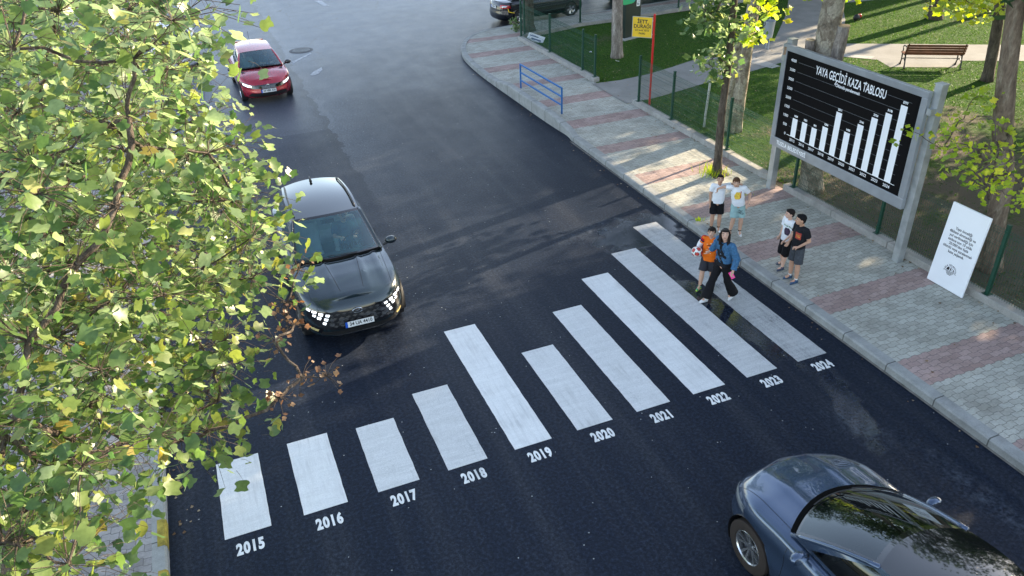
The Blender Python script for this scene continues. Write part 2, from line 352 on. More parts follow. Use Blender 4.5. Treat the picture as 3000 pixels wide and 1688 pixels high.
def m_bark(name,c1,c2,c3,sc=6,patchy=False):
    m,nt,b,o=newmat(name); co=objco(nt); s=mapping(nt,co,(1,1,.28 if not patchy else .7))
    n1=noise(nt,s,sc,6,.7,.6); n2=noise(nt,s,sc*5,4,.7); 
    c=ramp(nt,n1,[(.32,c1),(.5,c2),(.66,c3)],'LINEAR' if not patchy else 'LINEAR')
    if patchy:
        v=N(nt,'ShaderNodeTexVoronoi'); v.inputs['Scale'].default_value=7; v.inputs['Randomness'].default_value=1
        vn=N(nt,'ShaderNodeTexNoise'); vn.inputs['Scale'].default_value=9; nt.links.new(s,vn.inputs['Vector'])
        va=N(nt,'ShaderNodeVectorMath',operation='MULTIPLY_ADD'); nt.links.new(vn.outputs[1],va.inputs[0]); va.inputs[1].default_value=(.18,.18,.18); nt.links.new(s,va.inputs[2]); nt.links.new(va.outputs[0],v.inputs['Vector'])
        c=mixc(nt,math_(nt,'MULTIPLY',math_(nt,'GREATER_THAN',v.outputs['Color'],.55),.7),c,c3)
    mul=N(nt,'ShaderNodeMix',data_type='RGBA',blend_type='MULTIPLY'); mul.inputs[0].default_value=1; nt.links.new(c,mul.inputs[6]); nt.links.new(ramp(nt,n2,[(.3,(.62,.62,.62)),(.65,(1.15,1.15,1.15))]),mul.inputs[7])
    nt.links.new(mul.outputs[2],b.inputs['Base Color']); b.inputs['Roughness'].default_value=.9; b.inputs['Specular IOR Level'].default_value=.2
    bump(nt,math_(nt,'ADD',n1,math_(nt,'MULTIPLY',n2,.4)),b,1.0,.05); return m
def m_leaf(name,stops,trans=.5,rough=.42,under=(.22,.3,.14)):
    m,nt,b,o=newmat(name)
    at=N(nt,'ShaderNodeAttribute',attribute_name='tint'); col=ramp(nt,at.outputs['Fac'],stops)
    geo=N(nt,'ShaderNodeNewGeometry'); col2=mixc(nt,math_(nt,'MULTIPLY',geo.outputs['Backfacing'],.55),col,under)
    co=objco(nt); n=noise(nt,co,30,3); mul=N(nt,'ShaderNodeMix',data_type='RGBA',blend_type='MULTIPLY'); mul.inputs[0].default_value=1; nt.links.new(col2,mul.inputs[6]); nt.links.new(ramp(nt,n,[(.3,(.78,.8,.75)),(.7,(1.1,1.1,1.1))]),mul.inputs[7])
    nt.links.new(mul.outputs[2],b.inputs['Base Color']); b.inputs['Roughness'].default_value=rough; b.inputs['Specular IOR Level'].default_value=.45
    tr=N(nt,'ShaderNodeBsdfTranslucent'); hs=N(nt,'ShaderNodeHueSaturation'); hs.inputs['Saturation'].default_value=1.15; hs.inputs['Value'].default_value=2.0; nt.links.new(mul.outputs[2],hs.inputs['Color']); nt.links.new(hs.outputs[0],tr.inputs[0])
    mx=N(nt,'ShaderNodeMixShader'); mx.inputs[0].default_value=trans; nt.links.new(b.outputs[0],mx.inputs[1]); nt.links.new(tr.outputs[0],mx.inputs[2]); nt.links.new(mx.outputs[0],o.inputs[0])
    return m
# ================================================================ SETTING
ASPH=m_asphalt(); PAV=m_paver('paver_grey',(.37,.365,.32),(.47,.465,.415)); PAVL=m_paver('paver_old',(.24,.225,.22),(.36,.34,.335),bands=False,rot=.06,amp=.012,rowh=.12,mort=.01)
KERB=m_concrete('kerb_concrete',(.33,.335,.325),3,joint=1.0); PLINTH=m_concrete('plinth_concrete',(.35,.34,.32),2.5)
PATH=m_concrete('path_concrete',(.25,.245,.235),1.4,stain=.25); PATHL=m_concrete('path_slab',(.36,.355,.34),1.4,stain=.15); LAWN=m_lawn()
def sheet(name,x0,y0,x1,y1,z,m): return flat(name,[(x0,y0),(x1,y0),(x1,y1),(x0,y1)],z,m)
sheet('ground',-900,-900,900,900,-.02,m_concrete('far_ground',(.2,.2,.17),.3))
flat('road',[(-14,-40),(60,-40),(60,90),(-14,90)],0,ASPH)
# kerb line of the right pavement: down the road edge, round the corner and along the side street
KL=[(10.38,-30),(10.38,12.0),(10.5,12.5),(10.44,13.2),(10.40,14.5),(10.38,16.6),(10.34,19.2),(10.44,21.4),(10.66,22.7),(11.02,23.7),(11.5,24.6),(12.2,25.35),(13.1,25.75),(14.6,25.95),(19,26.35),(24,26.8),(60,30.0)]
def offset(line,d):
    out=[]
    for i,p in enumerate(line):
        a_=Vector(line[max(i-1,0)]); b_=Vector(line[min(i+1,len(line)-1)]); t=(b_-a_).normalized(); n=Vector((t.y,-t.x)); out.append((p[0]+n.x*d,p[1]+n.y*d))
    return out
def refine(line,step=.4):
    out=[]
    for (x0,y0),(x1,y1) in zip(line,line[1:]):
        k=max(1,int(min(12,math.hypot(x1-x0,y1-y0)/step)))
        for i in range(k): out.append((x0+(x1-x0)*i/k,y0+(y1-y0)*i/k))
    return out+[line[-1]]
def sm_line(line,it=2):
    for _ in range(it):
        n=[line[0]]
        for a_,b_ in zip(line,line[1:]): n+=[(a_[0]*.75+b_[0]*.25,a_[1]*.75+b_[1]*.25),(a_[0]*.25+b_[0]*.75,a_[1]*.25+b_[1]*.75)]
        line=n+[line[-1]]
    return line
KLs=sm_line(KL)
def kerb(name,line,wd,hf,m,side=1):
    L=offset(line,.0); Wl=offset(line,wd*side); L1=offset(line,.025*side)
    rows=[]
    for (a_,b_,c_,p) in zip(L,L1,Wl,line):
        h=hf(p); rows.append([(a_[0],a_[1],-.02),(a_[0],a_[1],h-.03),(b_[0],b_[1],h),(c_[0],c_[1],h+.002),(c_[0],c_[1],0)])
    o=MB().grid(rows).build(name,m,sm=35); return put(o,kind='structure')
def khgt(p):
    if p[1]>12.3 and p[0]<11.4: 
        return .17+.2*min(1,(p[1]-12.3)/1.4)*max(0,min(1,(18.5-p[1])/1.5))
    return .15
kerb('kerb',KLs,.2,khgt,KERB)
inner=offset(KLs,.195)
FP=[(13.42,-40),(13.42,23.35)]
flat('pavement',[p for p in inner]+[(60,25.8),(19.0,24.1),(16.7,24.2),(13.75,23.35),(13.45,23.2),(13.45,-40),(inner[0][0],-40)],.148,PAV)
put(MB().grid([[(10.335,-30,.006),(10.335,12.1,.006)],[(10.39,-30,.008),(10.39,12.1,.008)]]).build('gutter',mat('gutter_dirt',(.16,.15,.13),.9,var=.4,scale=6)),kind='structure')
# park
park=[(13.45,-40),(60,-40),(60,25.9),(19.0,24.15),(16.7,24.25),(13.75,23.4),(13.45,23.2)]
flat('park_lawn',park,.155,LAWN)
flat('park_path',[(13.25,16.35),(14.3,16.25),(15.5,16.4),(16.7,16.75),(17.7,17.1),(19.1,17.5),(20.8,17.75),(22.2,17.95),(25.76,21.6),(29.0,25.4),(37,26),(58,25.9),(58,19),(34.2,20.2),(31,21.7),(29.2,21.95),(27.0,19.3),(25.18,17.45),(24.2,16.35),(29.73,12.95),(36,9),(34,7.5),(27.8,11.5),(26.1,12.5),(25.25,12.0),(23.35,13.1),(23.66,14.0),(22.9,14.9),(20.4,15.33),(18.8,14.95),(16.6,14.55),(15.05,14.15),(14.1,13.95),(13.25,13.95)],.163,PATH)
flat('path_band',[(19.35,16.5),(20.05,16.7),(20.15,14.98),(19.7,14.9)],.1675,PATHL)
flat('path_band',[(21.9,16.0),(22.4,16.1),(23.9,14.35),(23.5,14.2)],.1675,PATHL)
# fence plinth
def plinth(line,z1=.30,wd=.22,name='plinth'):
    mb=MB()
    for (x0,y0),(x1,y1) in zip(line,line[1:]):
        d=Vector((x1-x0,y1-y0,0)); L=d.length; n=max(1,int(L/1.6)); 
        for i in range(n):
            t=(i+.5)/n; c=Vector((x0,y0,0))+d*t; jz=random.uniform(-.008,.008)
            mb.box((c.x+random.uniform(-.006,.006),c.y,(z1+jz)/2+.02),(L/n-.012,wd,z1+jz-.04),math.atan2(d.y,d.x))
    o=mb.build(name,PLINTH); bevel(o,.015,2); return put(o,kind='structure')
FX=13.5
plinth([(FX,-22),(FX,6.45)]); plinth([(FX,6.95),(FX,13.85)]); plinth([(FX,16.45),(FX,23.3)])
plinth([(FX+.1,23.35),(16.7,24.15),(19.0,24.15),(22.9,24.6),(40,25.6)])
# left pavement
kerb('kerb',[(-1.02,y) for y in np.linspace(-30,80,90)],.18,lambda p:.15,KERB,side=-1)
sheet('pavement',-7.5,-30,-1.195,80,.148,PAVL)
YP=m_concrete('kerb_yellow',(.42,.33,.06),6,stain=.7)
mp=MB()
for y0,y1 in ((-.55,.5),(.92,1.42),(-2.6,-1.6)): 
    mp.grid([[(-1.0165,y0,.02),(-1.0165,y1,.02)],[(-1.0165,y0,.118),(-1.0165,y1,.118)],[(-1.043,y0,.1525),(-1.043,y1,.1525)],[(-1.13,y0,.1545),(-1.13,y1,.1545)]])
put(mp.build('kerb_paint',YP),kind='structure')
flat('verge',[(-5.2,-1.6),(-2.6,-1.6),(-2.75,2.4),(-3.2,2.9),(-5.2,2.9)],.156,LAWN)
sheet('verge',-60,-30,-7.4,80,.13,LAWN)
# ================================================================ ROAD MARKINGS
VAL=[1039,1051,991,1294,2311,1495,2141,2724,3178,3777]
YB=.8262
for i,v in enumerate(VAL):
    L=v*1.5075e-3; xc=i*1.0622; w2=.309; yr=2015+i
    mw=m_paint('road_paint_%d'%i,[.6,.45,.8,.9,.35,.75,.8,.55,1.1,1.45][i],i+1)
    jit=lambda: random.uniform(-.006,.006)
    rows=[]; ny=max(6,int(L/.12))
    for k in range(ny+1):
        y=YB+L*k/ny; e1=jit()*.6;e2=jit()*.6
        rows.append([(xc-w2+e1,y,.004),(xc,y,.0045),(xc+w2+e2,y,.004)])
    o=MB().grid(rows).build('crosswalk_stripe',mw)
    put(o,'white painted crosswalk stripe ending above the year %d'%yr,'road marking','crosswalk stripes growing like a bar chart')
    me=textmesh(str(yr),.27,basis((1,.0,0),(0,1,0),(xc-.0,YB-.26,.004)),xs=.6,ext=.0008,off=.014,spacing=1.16)
    o=link('year_lettering',me,m_paint('digit_paint_%d'%i,.12,i+20)); put(o,'white stencilled number %d on the asphalt'%yr,'road marking','stencilled years under the stripes')
OLDP=mat('old_road_paint',(.4,.41,.42),.7,var=.5,scale=9)
def mark(poly,label):
    put(flat('road_mark',poly,.004,OLDP,kind=None),label,'road marking')
mark([(4.64,22.9),(4.92,23.35),(5.25,23.73),(5.22,23.39),(4.95,22.83),(4.73,22.72)],'short worn white arrow head painted beside the red car')
mark([(4.3,25.08),(5.23,26.16),(5.25,25.98),(4.35,24.9)],'thin faded white line running down from the manhole')
mark([(7.33,37.04),(7.51,35.39),(7.79,35.22),(7.65,36.85)],'worn white road mark at the far end of the street')
# manholes
def manhole(x,y,r,label):
    rt=root('manhole',(x,y,0.003),label,'manhole cover')
    MB().lathe([(r*1.02,0),(r*1.02,.006),(r*1.35,.004),(r*1.38,0)],40).build('surround',mat('manhole_ring',(.05,.05,.055),.6),rt)
    mb=MB().lathe([(0.001,.006),(r*.97,.006),(r*.97,0)],40)
    for a_ in range(16):
        for rr in (.3,.5,.7,.88):
            t=a_*PI/8+rr; mb.box((math.cos(t)*r*rr,math.sin(t)*r*rr,.009),(r*.12,r*.06,.008),t)
    for rr in (.2,.4,.6,.8,.95): mb.lathe([(r*rr-.012,.006),(r*rr-.012,.014),(r*rr+.012,.014),(r*rr+.012,.006)],40)
    mb.build('lid',mat('manhole_iron',(.16,.165,.17),.45,metal=.6,var=.3),rt,sm=30)
manhole(4.95,26.75,.36,'round iron manhole cover in the road beyond the red car'); manhole(1.39,10.5,.1,'small round valve cover left of the grey SUV')
# ================================================================ VEGETATION
def leaf_template():
    half=[(0,0),(.22,.02),(.42,.13),(.50,.30),(.36,.44),(.34,.55),(.47,.80),(.22,.86),(0,.80)]
    pts=[(x,y) for x,y in half]+[(-x,y) for x,y in half[-2:0:-1]]
    V=[(x,y,abs(x)*.28-.22*(y-.4)**2) for x,y in pts]+[(0,.42,0)]
    n=len(pts); F=[(i,(i+1)%n,n) for i in range(n)]
    return np.array(V),np.array(F)
LV,LF=leaf_template()
def leaf_cloud(name,centres,per,spread,size,m,parent,tint=(.35,.25),seed=1,droop=.4,flatt=.75,simple=False,petiole=False,brown=0.):
    rng=np.random.default_rng(seed); C=np.repeat(np.asarray(centres,float),per,axis=0); n=len(C)
    off=np.clip(rng.normal(0,1,(n,3)),-1.7,1.7)*spread*np.array([1,1,flatt]); P=C+off
    nz=rng.normal(0,1,(n,3))*np.array([.62,.62,.35])+np.array([0,0,.75]); nz/=np.linalg.norm(nz,axis=1)[:,None]
    yd=rng.normal(0,1,(n,3)); yd[:,2]-=droop*1.6; yd-=nz*np.sum(yd*nz,axis=1)[:,None]; yd/=np.linalg.norm(yd,axis=1)[:,None]
    xd=np.cross(yd,nz); s=size*rng.uniform(.45,1.4,n)
    T=(LV,LF) if not simple else (np.array([(-.45,.3,.05),(0,0,0),(.45,.3,.05),(0,1,-.05)],float),np.array([(0,1,2),(0,2,3)]))
    curl=rng.uniform(-.6,1.6,n)
    tv=T[0]; V=P[:,None,:]+s[:,None,None]*(tv[None,:,0:1]*xd[:,None,:]+tv[None,:,1:2]*yd[:,None,:]+tv[None,:,2:3]*nz[:,None,:]*curl[:,None,None])
    F=(T[1][None]+np.arange(n)[:,None,None]*len(tv)).reshape(-1,3)
    t=np.clip(rng.normal(tint[0],tint[1],n),0.02,.88); 
    if brown>0: t[rng.random(n)<brown]=rng.uniform(.93,1.0)
    me=fastmesh(name,V.reshape(-1,3),F,np.repeat(t,len(tv))); me.shade_smooth()
    if petiole:
        pass
    return link(name,me,m,parent),P,yd,s
def mst_branches(start,pts,mb,r0=.05,rmin=.004,wob=.05,rng=random,kf=.0075):
    nodes=[Vector(s) for s in start]; par=[-1]*len(nodes); ns=len(nodes); rem=np.array(pts,float).reshape(-1,3)
    best=np.full(len(rem),1e9); who=np.zeros(len(rem),int); alive=np.ones(len(rem),bool); dep=[0]*ns
    def upd(j):
        d=np.linalg.norm(rem-np.array(nodes[j]),axis=1)+.03*min(dep[j],30); k=d<best; best[k]=d[k]; who[k]=j
    for j in range(ns): upd(j)
    for _ in range(len(rem)):
        i=int(np.argmin(np.where(alive,best,1e9))); alive[i]=False; nodes.append(Vector(rem[i])); par.append(int(who[i])); dep.append(dep[int(who[i])]+1); upd(len(nodes)-1)
    return finish_branches(nodes,par,ns,mb,r0,rmin,wob,rng,kf)
def finish_branches(nodes,par,ns,mb,r0,rmin,wob,rng,kf=.0075):
    cnt=[1]*len(nodes)
    for i in range(len(nodes)-1,-1,-1):
        if par[i]>=0: cnt[par[i]]+=cnt[i]
    for i in range(ns,len(nodes)):
        a_=nodes[par[i]]; b_=nodes[i]; L=(b_-a_).length
        ra=min(r0,rmin+kf*math.sqrt(cnt[i])); rb=min(r0,rmin+kf*math.sqrt(max(0,cnt[i]-1)))
        k=4; P=[a_.lerp(b_,t/k)+Vector((rng.uniform(-1,1),rng.uniform(-1,1),rng.uniform(-1,1)-.3))*wob*L*(0 if t in (0,k) else 1) for t in range(k+1)]
        mb.tube(P,[ra+(rb-ra)*t/k for t in range(k+1)],6,cap=False)
    return nodes,par
def trunk(mb,pts,rs,n=20,rough=.06,seed=0):
    rg=random.Random(seed); pts=[Vector(p) for p in pts]; P=[];R_=[]
    for i in range(len(pts)-1):
        k=max(2,int((pts[i+1]-pts[i]).length/.18))
        for t in range(k): P.append(pts[i].lerp(pts[i+1],t/k)); R_.append(rs[i]+(rs[i+1]-rs[i])*t/k)
    P.append(pts[-1]); R_.append(rs[-1])
    s0=len(mb.v); mb.tube(P,R_,n); 
    ph=[rg.uniform(0,6.28) for _ in range(4)]
    for i in range(len(P)):
        for k in range(n):
            v=Vector(mb.v[s0+i*n+k]); a_=2*PI*k/n; h=i*.18
            d=1+rough*(math.sin(3*a_+ph[0]+h*.9)+.6*math.sin(5*a_+ph[1]-h*1.7)+.5*math.sin(9*a_+ph[2]+h*2.3))+rg.uniform(-1,1)*rough*.35
            mb.v[s0+i*n+k]=tuple(P[i]+(v-P[i])*d)
    return mb
BK_PLANE=m_bark('bark_plane',(.13,.105,.08),(.24,.2,.155),(.43,.39,.31),5,True); BK_DARK=m_bark('bark_dark',(.045,.035,.028),(.1,.08,.062),(.16,.13,.1),9); BK_PALE=m_bark('bark_pale',(.13,.11,.095),(.27,.23,.2),(.42,.38,.34),8)
BK_BRN=m_bark('bark_brown',(.11,.08,.06),(.2,.15,.11),(.3,.25,.19),6); BK_TWIG=m_bark('bark_twig',(.06,.045,.035),(.13,.1,.08),(.24,.2,.16),14)
CUT=mat('cut_wood',(.42,.31,.19),.8,var=.3,scale=9)
LF_A=m_leaf('leaf_green',[(0,(.065,.125,.045)),(.3,(.105,.17,.055)),(.55,(.165,.22,.06)),(.78,(.26,.27,.07)),(.9,(.30,.29,.07)),(1,(.22,.08,.025))],.45,rough=.36,under=(.30,.36,.22))
LF_SUN=m_leaf('leaf_sun_tint',[(0,(.08,.16,.03)),(.5,(.32,.42,.05)),(.85,(.58,.58,.08)),(1,(.3,.16,.05))],.6,under=(.2,.26,.1))  # bright yellow-green paints in sunlight that the crowns keep off these leaves
LF_D=m_leaf('leaf_dark',[(0,(.018,.05,.02)),(.5,(.04,.09,.025)),(.9,(.09,.13,.03)),(1,(.14,.09,.03))],.4,under=(.08,.12,.06))
LF_B=m_leaf('leaf_brown',[(0,(.10,.05,.03)),(.6,(.22,.12,.07)),(1,(.38,.25,.15))],.4,under=(.25,.13,.07))
CROWN=[(-0.08,0.76,5.80),(-0.52,6.85,6.44),(0.17,5.19,4.86),(-0.32,-1.83,5.67),(0.23,-1.30,6.48),(-1.60,-1.25,4.39),(-0.55,4.24,5.51),(-0.52,1.87,6.47),(-0.98,-1.80,3.98),(-0.12,-0.83,7.59),(0.74,1.10,4.94),(0.05,1.10,4.32),(0.54,2.01,4.51),(-1.12,1.68,3.53),(-0.75,0.33,5.31),(-0.47,5.38,6.40),(-1.33,-0.11,4.81),(0.31,0.73,6.87),(0.16,0.10,7.25),(-0.73,2.25,4.03),(0.13,1.38,3.84),(-0.78,0.14,7.42),(-0.88,3.43,6.92),(-1.09,-0.30,3.51),(-1.35,-1.68,3.50),(-2.00,1.29,4.19),(-1.74,0.09,4.59),(0.13,0.51,4.11),(0.11,2.96,5.38),(-0.86,4.07,6.70),(-0.31,-1.08,4.94),(-0.97,-2.17,4.73),(-0.34,1.45,6.89),(-1.51,2.52,6.00),(-0.74,-2.02,5.25),(0.72,0.60,4.93),(0.42,2.43,3.40),(-0.85,-2.36,3.89),(-0.89,-2.16,5.75),(-1.28,-2.48,3.94),(-0.55,-2.70,4.60),(-1.47,2.11,4.04),(-0.15,3.93,5.70),(0.59,2.21,5.97),(-0.69,-0.15,5.25),(-0.56,0.57,3.58),(-0.92,1.28,5.56),(-1.16,-0.69,5.16),(0.64,-0.76,5.51),(0.54,-0.23,6.53),(-2.05,6.05,6.58),(-1.55,1.39,3.54),(0.32,4.04,6.45),(-0.44,-1.48,4.54),(-0.98,0.39,6.50),(-0.90,-0.87,6.44),(-0.42,2.33,4.58),(-1.53,2.06,4.57),(-0.40,0.71,4.18),(-0.67,0.96,6.83),(-0.45,4.64,5.68),(-0.58,1.87,4.44),(-1.81,1.90,3.90),(-0.37,2.30,7.27),(-0.99,0.65,6.02),(-1.13,5.28,5.04),(0.02,-1.77,5.28),(0.11,2.33,3.68),(-1.74,2.96,6.03),(0.37,6.35,6.01),(-1.42,4.04,6.90),(-0.49,-1.64,3.91),(-1.14,1.05,4.96),(-0.43,0.19,6.00),(-1.28,1.50,5.07),(-1.11,0.21,3.32),(-0.32,-0.63,5.34),(-0.64,3.35,4.41),(0.76,2.37,7.13),(-1.78,2.78,4.81),(-0.91,0.52,4.64),(0.06,0.29,2.83),(-0.61,0.95,3.37),(-0.01,3.86,6.67),(-1.45,-1.15,3.35),(-0.50,-1.10,6.20),(-1.16,-1.83,5.39),(-1.55,3.11,5.54),(-0.52,-0.62,4.65),(-0.36,-2.13,4.96),(0.21,1.28,6.94),(-0.90,-1.20,5.43),(0.41,1.73,3.38),(0.88,0.62,7.17),(0.25,-0.41,5.95),(-0.12,-0.32,7.09),(-1.71,4.74,5.90),(-0.55,0.12,4.39),(-0.09,2.78,4.73),(0.15,-0.79,4.39),(-0.90,-0.23,4.37),(-1.33,4.69,6.82),(0.23,-0.78,3.45),(-1.42,4.05,6.43),(-2.21,3.57,4.77),(-1.73,-1.42,3.99),(-1.05,2.40,4.28),(-0.56,0.87,5.46),(-1.21,1.17,6.32),(-0.11,-1.33,3.53),(0.29,6.15,5.58),(0.08,0.95,3.02),(0.62,-1.07,7.21),(-0.94,-0.65,4.69),(-0.37,-0.84,3.55),(-1.32,-1.11,4.82),(-0.11,2.81,6.43),(-0.03,-1.54,7.60),(0.86,1.76,4.36),(-0.71,-1.30,4.11),(-1.74,1.65,5.04),(-0.82,1.90,5.88),(-1.09,-2.60,5.01),(-0.27,2.35,5.05),(0.57,0.71,5.88),(0.81,-0.10,5.19),(-0.01,-0.85,6.35),(0.12,3.16,6.14),(-0.64,1.71,4.96),(0.69,-1.56,7.17),(-0.53,-0.05,3.63),(0.63,3.75,4.68),(-1.34,2.96,4.66),(0.01,-0.03,5.83),(-0.75,0.32,3.90),(0.42,3.83,5.45),(-0.08,0.12,6.55),(-0.23,0.06,4.85),(-0.99,4.21,5.65),(-0.40,-1.80,6.22),(-0.06,2.48,6.03),(-1.62,3.48,6.15),(-1.25,2.62,5.62),(-1.16,3.89,5.35),(-0.08,-2.40,4.47),(-0.60,-0.44,6.41),(0.11,-1.42,5.06),(-1.18,4.59,6.34),(-1.15,1.62,6.65),(0.55,4.23,4.69),(-1.66,0.32,3.73),(-0.55,5.83,5.54),(0.60,1.35,6.32),(0.80,-0.42,4.50),(0.29,-0.94,3.92),(-1.20,-1.83,2.94),(0.69,-0.02,5.68),(-1.31,-1.41,2.91),(-2.19,0.88,3.76),(-1.07,-2.80,4.17),(-0.70,3.02,4.87),(-1.58,1.82,5.90),(0.84,2.19,3.63),(-0.37,-1.09,7.01),(-1.16,1.12,3.32),(-0.78,0.00,4.82),(0.67,2.79,3.86),(-0.69,2.22,5.01),(0.16,0.23,3.33),(-0.79,-1.14,4.75),(1.01,3.20,4.56),(-1.29,-2.22,4.29),(0.87,0.99,4.40),(-0.74,-0.73,3.96),(-1.78,-1.83,3.51),(0.41,-0.04,3.65),(-0.74,-1.97,4.32),(0.04,4.65,6.69),(0.43,0.10,5.19),(-1.20,-2.19,3.64),(0.78,0.45,4.04),(-0.16,0.53,3.13),(0.44,-0.76,4.92),(0.02,-1.66,5.98),(-0.79,3.18,5.80),(-0.52,1.64,3.50),(0.15,-1.58,3.75),(-0.73,-3.15,4.19),(-1.18,0.37,3.90),(-0.55,3.30,5.38),(-1.61,4.19,5.86),(0.48,0.62,5.44),(-1.45,2.04,6.41),(-0.06,3.18,4.32),(-0.22,4.27,4.29),(-0.29,1.05,4.69),(-1.99,3.13,4.25),(-1.24,-0.54,5.58),(0.68,1.35,5.54),(-1.53,6.20,6.63),(0.14,5.27,6.62),(-1.07,0.27,5.63),(-0.83,2.93,4.08),(0.31,3.52,6.44),(0.58,1.00,7.32),(0.07,4.29,5.33),(-0.81,4.64,4.85),(-1.10,6.62,6.86),(-0.27,1.28,7.39),(-1.71,4.39,6.23),(-1.98,0.53,4.19),(0.40,1.58,5.05),(0.51,2.82,4.71),(0.88,-0.93,5.18),(-1.24,-1.76,4.48),(0.37,-1.27,6.89),(0.33,4.98,5.61),(0.64,1.59,3.73),(-0.84,1.41,4.61),(0.70,2.02,6.47),(-1.02,2.68,5.02),(-0.04,2.09,4.20)]
RIGHTC=[(12.57,1.67,3.04),(11.95,1.29,3.67),(11.99,0.60,3.07),(13.25,0.38,2.34),(13.28,1.16,2.54),(13.63,1.14,2.85),(12.48,1.37,3.23),(12.66,0.75,2.51),(12.11,0.41,3.46),(12.25,0.43,2.81),(12.96,1.89,3.40),(13.95,1.58,3.08),(12.85,1.57,3.94),(12.49,0.07,2.77),(13.49,1.77,2.82),(12.58,1.01,3.24),(12.95,0.64,2.85),(12.26,0.83,3.91),(13.01,2.09,2.83),(12.94,1.00,2.72),(11.89,1.00,3.07),(13.61,2.10,3.67),(12.39,1.05,2.75),(13.51,1.39,2.42),(12.80,0.71,3.28),(13.04,1.38,2.79)]
STREETC=[(11.92,8.52,4.70),(12.17,8.17,3.98),(12.37,8.60,4.70),(12.16,7.96,4.52),(11.68,7.87,4.02),(12.39,8.39,3.73),(11.71,8.06,4.60),(11.82,8.32,4.53),(11.82,7.64,4.15),(12.28,7.58,3.90),(12.02,8.05,4.19),(12.47,7.87,3.85),(11.92,8.44,3.86),(12.48,7.89,4.38),(11.84,8.43,4.29),(11.72,8.01,4.23),(12.21,8.49,2.85),(12.28,7.68,3.04),(11.91,7.74,2.87),(12.50,8.23,2.73),(11.85,7.81,3.19),(12.13,7.90,3.26),(12.57,8.07,3.22),(12.55,8.33,3.11)]
BACKC=[(13.74,8.82,3.51),(13.35,7.72,4.23),(13.90,9.20,3.30),(13.86,8.68,4.04),(14.22,9.33,3.11),(13.22,7.96,3.61),(14.78,9.55,3.74)]
TOPC=[(17.62,5.54,4.14),(17.15,5.16,4.23),(16.21,5.41,4.62),(15.29,4.56,4.67),(15.63,4.94,4.63),(16.92,5.54,4.57),(16.00,4.56,4.57),(16.11,5.02,4.64)]

def petioles(mb,P,C,rng,k=2):
    pass
# the big tulip tree whose crown hangs over the left kerb
tA=root('tulip_tree',(-5.2,-1.2,.15),'big leafy tulip tree hanging over the left side of the road','tree')
mb=MB(); trunk(mb,[(0,0,0),(.1,.2,2.2),(.5,.9,4.2),(1.3,1.6,5.6),(2.2,2.4,6.6)],[.24,.2,.16,.1,.06],16,seed=3)
trunk(mb,[(.5,.9,4.0),(1.0,3.0,5.0),(1.9,5.0,5.4)],[.12,.08,.05],12,seed=4); trunk(mb,[(.1,.2,2.2),(1.2,-.6,3.3),(3.0,-1.0,3.9),(4.0,-.6,4.2)],[.12,.08,.055,.035],10,seed=5)
o=mb.build('trunk',BK_BRN,tA,sm=0); 
Ainv=Vector((-5.2,-1.2,.15)); CR=[tuple(Vector(p)-Ainv) for p in CROWN]
BROWNP=[(1.37,-.66,4.54),(1.24,-.62,4.6),(1.06,-.83,4.4),(1.07,-1.04,4.26),(1.02,-.99,4.33),(1.02,-1.55,4.03),(1.23,-1.58,4.0),(.79,-1.7,3.99),(.87,-1.26,4.28)]
BR=[tuple(Vector(p)-Ainv) for p in BROWNP]
mb=MB(); random.seed(3)
mst_branches([(2.2,2.4,6.6),(1.3,1.6,5.6),(1.9,5.0,5.4),(3.0,-1.0,3.9),(4.0,-.6,4.2),(.5,.9,4.2)],CR+BR,mb,.026,.0028,.06,random,.0042)
o1,P1,Y1,S1=leaf_cloud('leaves',CR,54,.31,.104,LF_A,tA,(.36,.19),5,brown=.008)
o2,P2,Y2_,S2=leaf_cloud('dry_leaves',BR[1:],16,.085,.045,LF_B,tA,(.5,.3),6)
put(o2,'brown shrivelled leaves at the branch tips')
o3,P3,Y3,S3=leaf_cloud('leaves',[BR[0],BR[0]],6,.1,.1,LF_A,tA,(.35,.15),7)
# fine twigs: each leaf stem curves back to its cluster
CRa=np.vstack([np.repeat(np.array(CR),54,axis=0),np.repeat(np.array(BR[1:]),16,axis=0)]); rg=np.random.default_rng(2)
Vt=[];Ft=[];P1=np.vstack([P1,P2])
for i in range(0,len(P1)):
    a_=Vector(P1[i]); b_=Vector(CRa[i]); d=(b_-a_); L=d.length
    full=(i%3==0) or i>=54*len(CR)
    e_=a_.lerp(b_,1.0 if full else min(1,.11/max(L,.01))); mid=a_.lerp(e_,.5)+Vector((0,0,.12*(e_-a_).length)); r=.0028 if full else .0016
    up=Vector((0,0,1)).cross(d).normalized()*r if L>1e-4 else Vector((r,0,0)); u2=d.cross(up).normalized()*r if L>1e-4 else Vector((0,r,0))
    b0=len(Vt)
    for q,s in ((a_,.6),(mid,1),(e_,1.3)): Vt+= [q+up*s,q-up*.5*s+u2*s,q-up*.5*s-u2*s]
    for j in (0,3):
        for k in range(3): Ft.append((b0+j+k,b0+j+(k+1)%3,b0+j+3+(k+1)%3,b0+j+3+k))
mb.add(Vt,Ft)
mb.build('branches',BK_TWIG,tA,sm=0)
# trunk of the slim tree on the left pavement
tB=root('street_tree',(-2.75,9.6,.15),'slim dark trunked tree on the left pavement under the foliage','tree')
mb=MB(); trunk(mb,[(0,0,0),(.03,.02,1.8),(.0,.1,3.2),(.2,.3,4.6)],[.13,.11,.09,.04],12,seed=8)
LC=[(random.gauss(0,.75),random.gauss(.2,.75),random.uniform(3.2,6.0)) for _ in range(26)]
mst_branches([(0,.1,3.2),(.2,.3,4.6)],LC,mb,.03,.005,.08,random); mb.build('trunk',BK_DARK,tB,sm=0)
leaf_cloud('leaves',LC,40,.3,.12,LF_A,tB,(.5,.25),9)
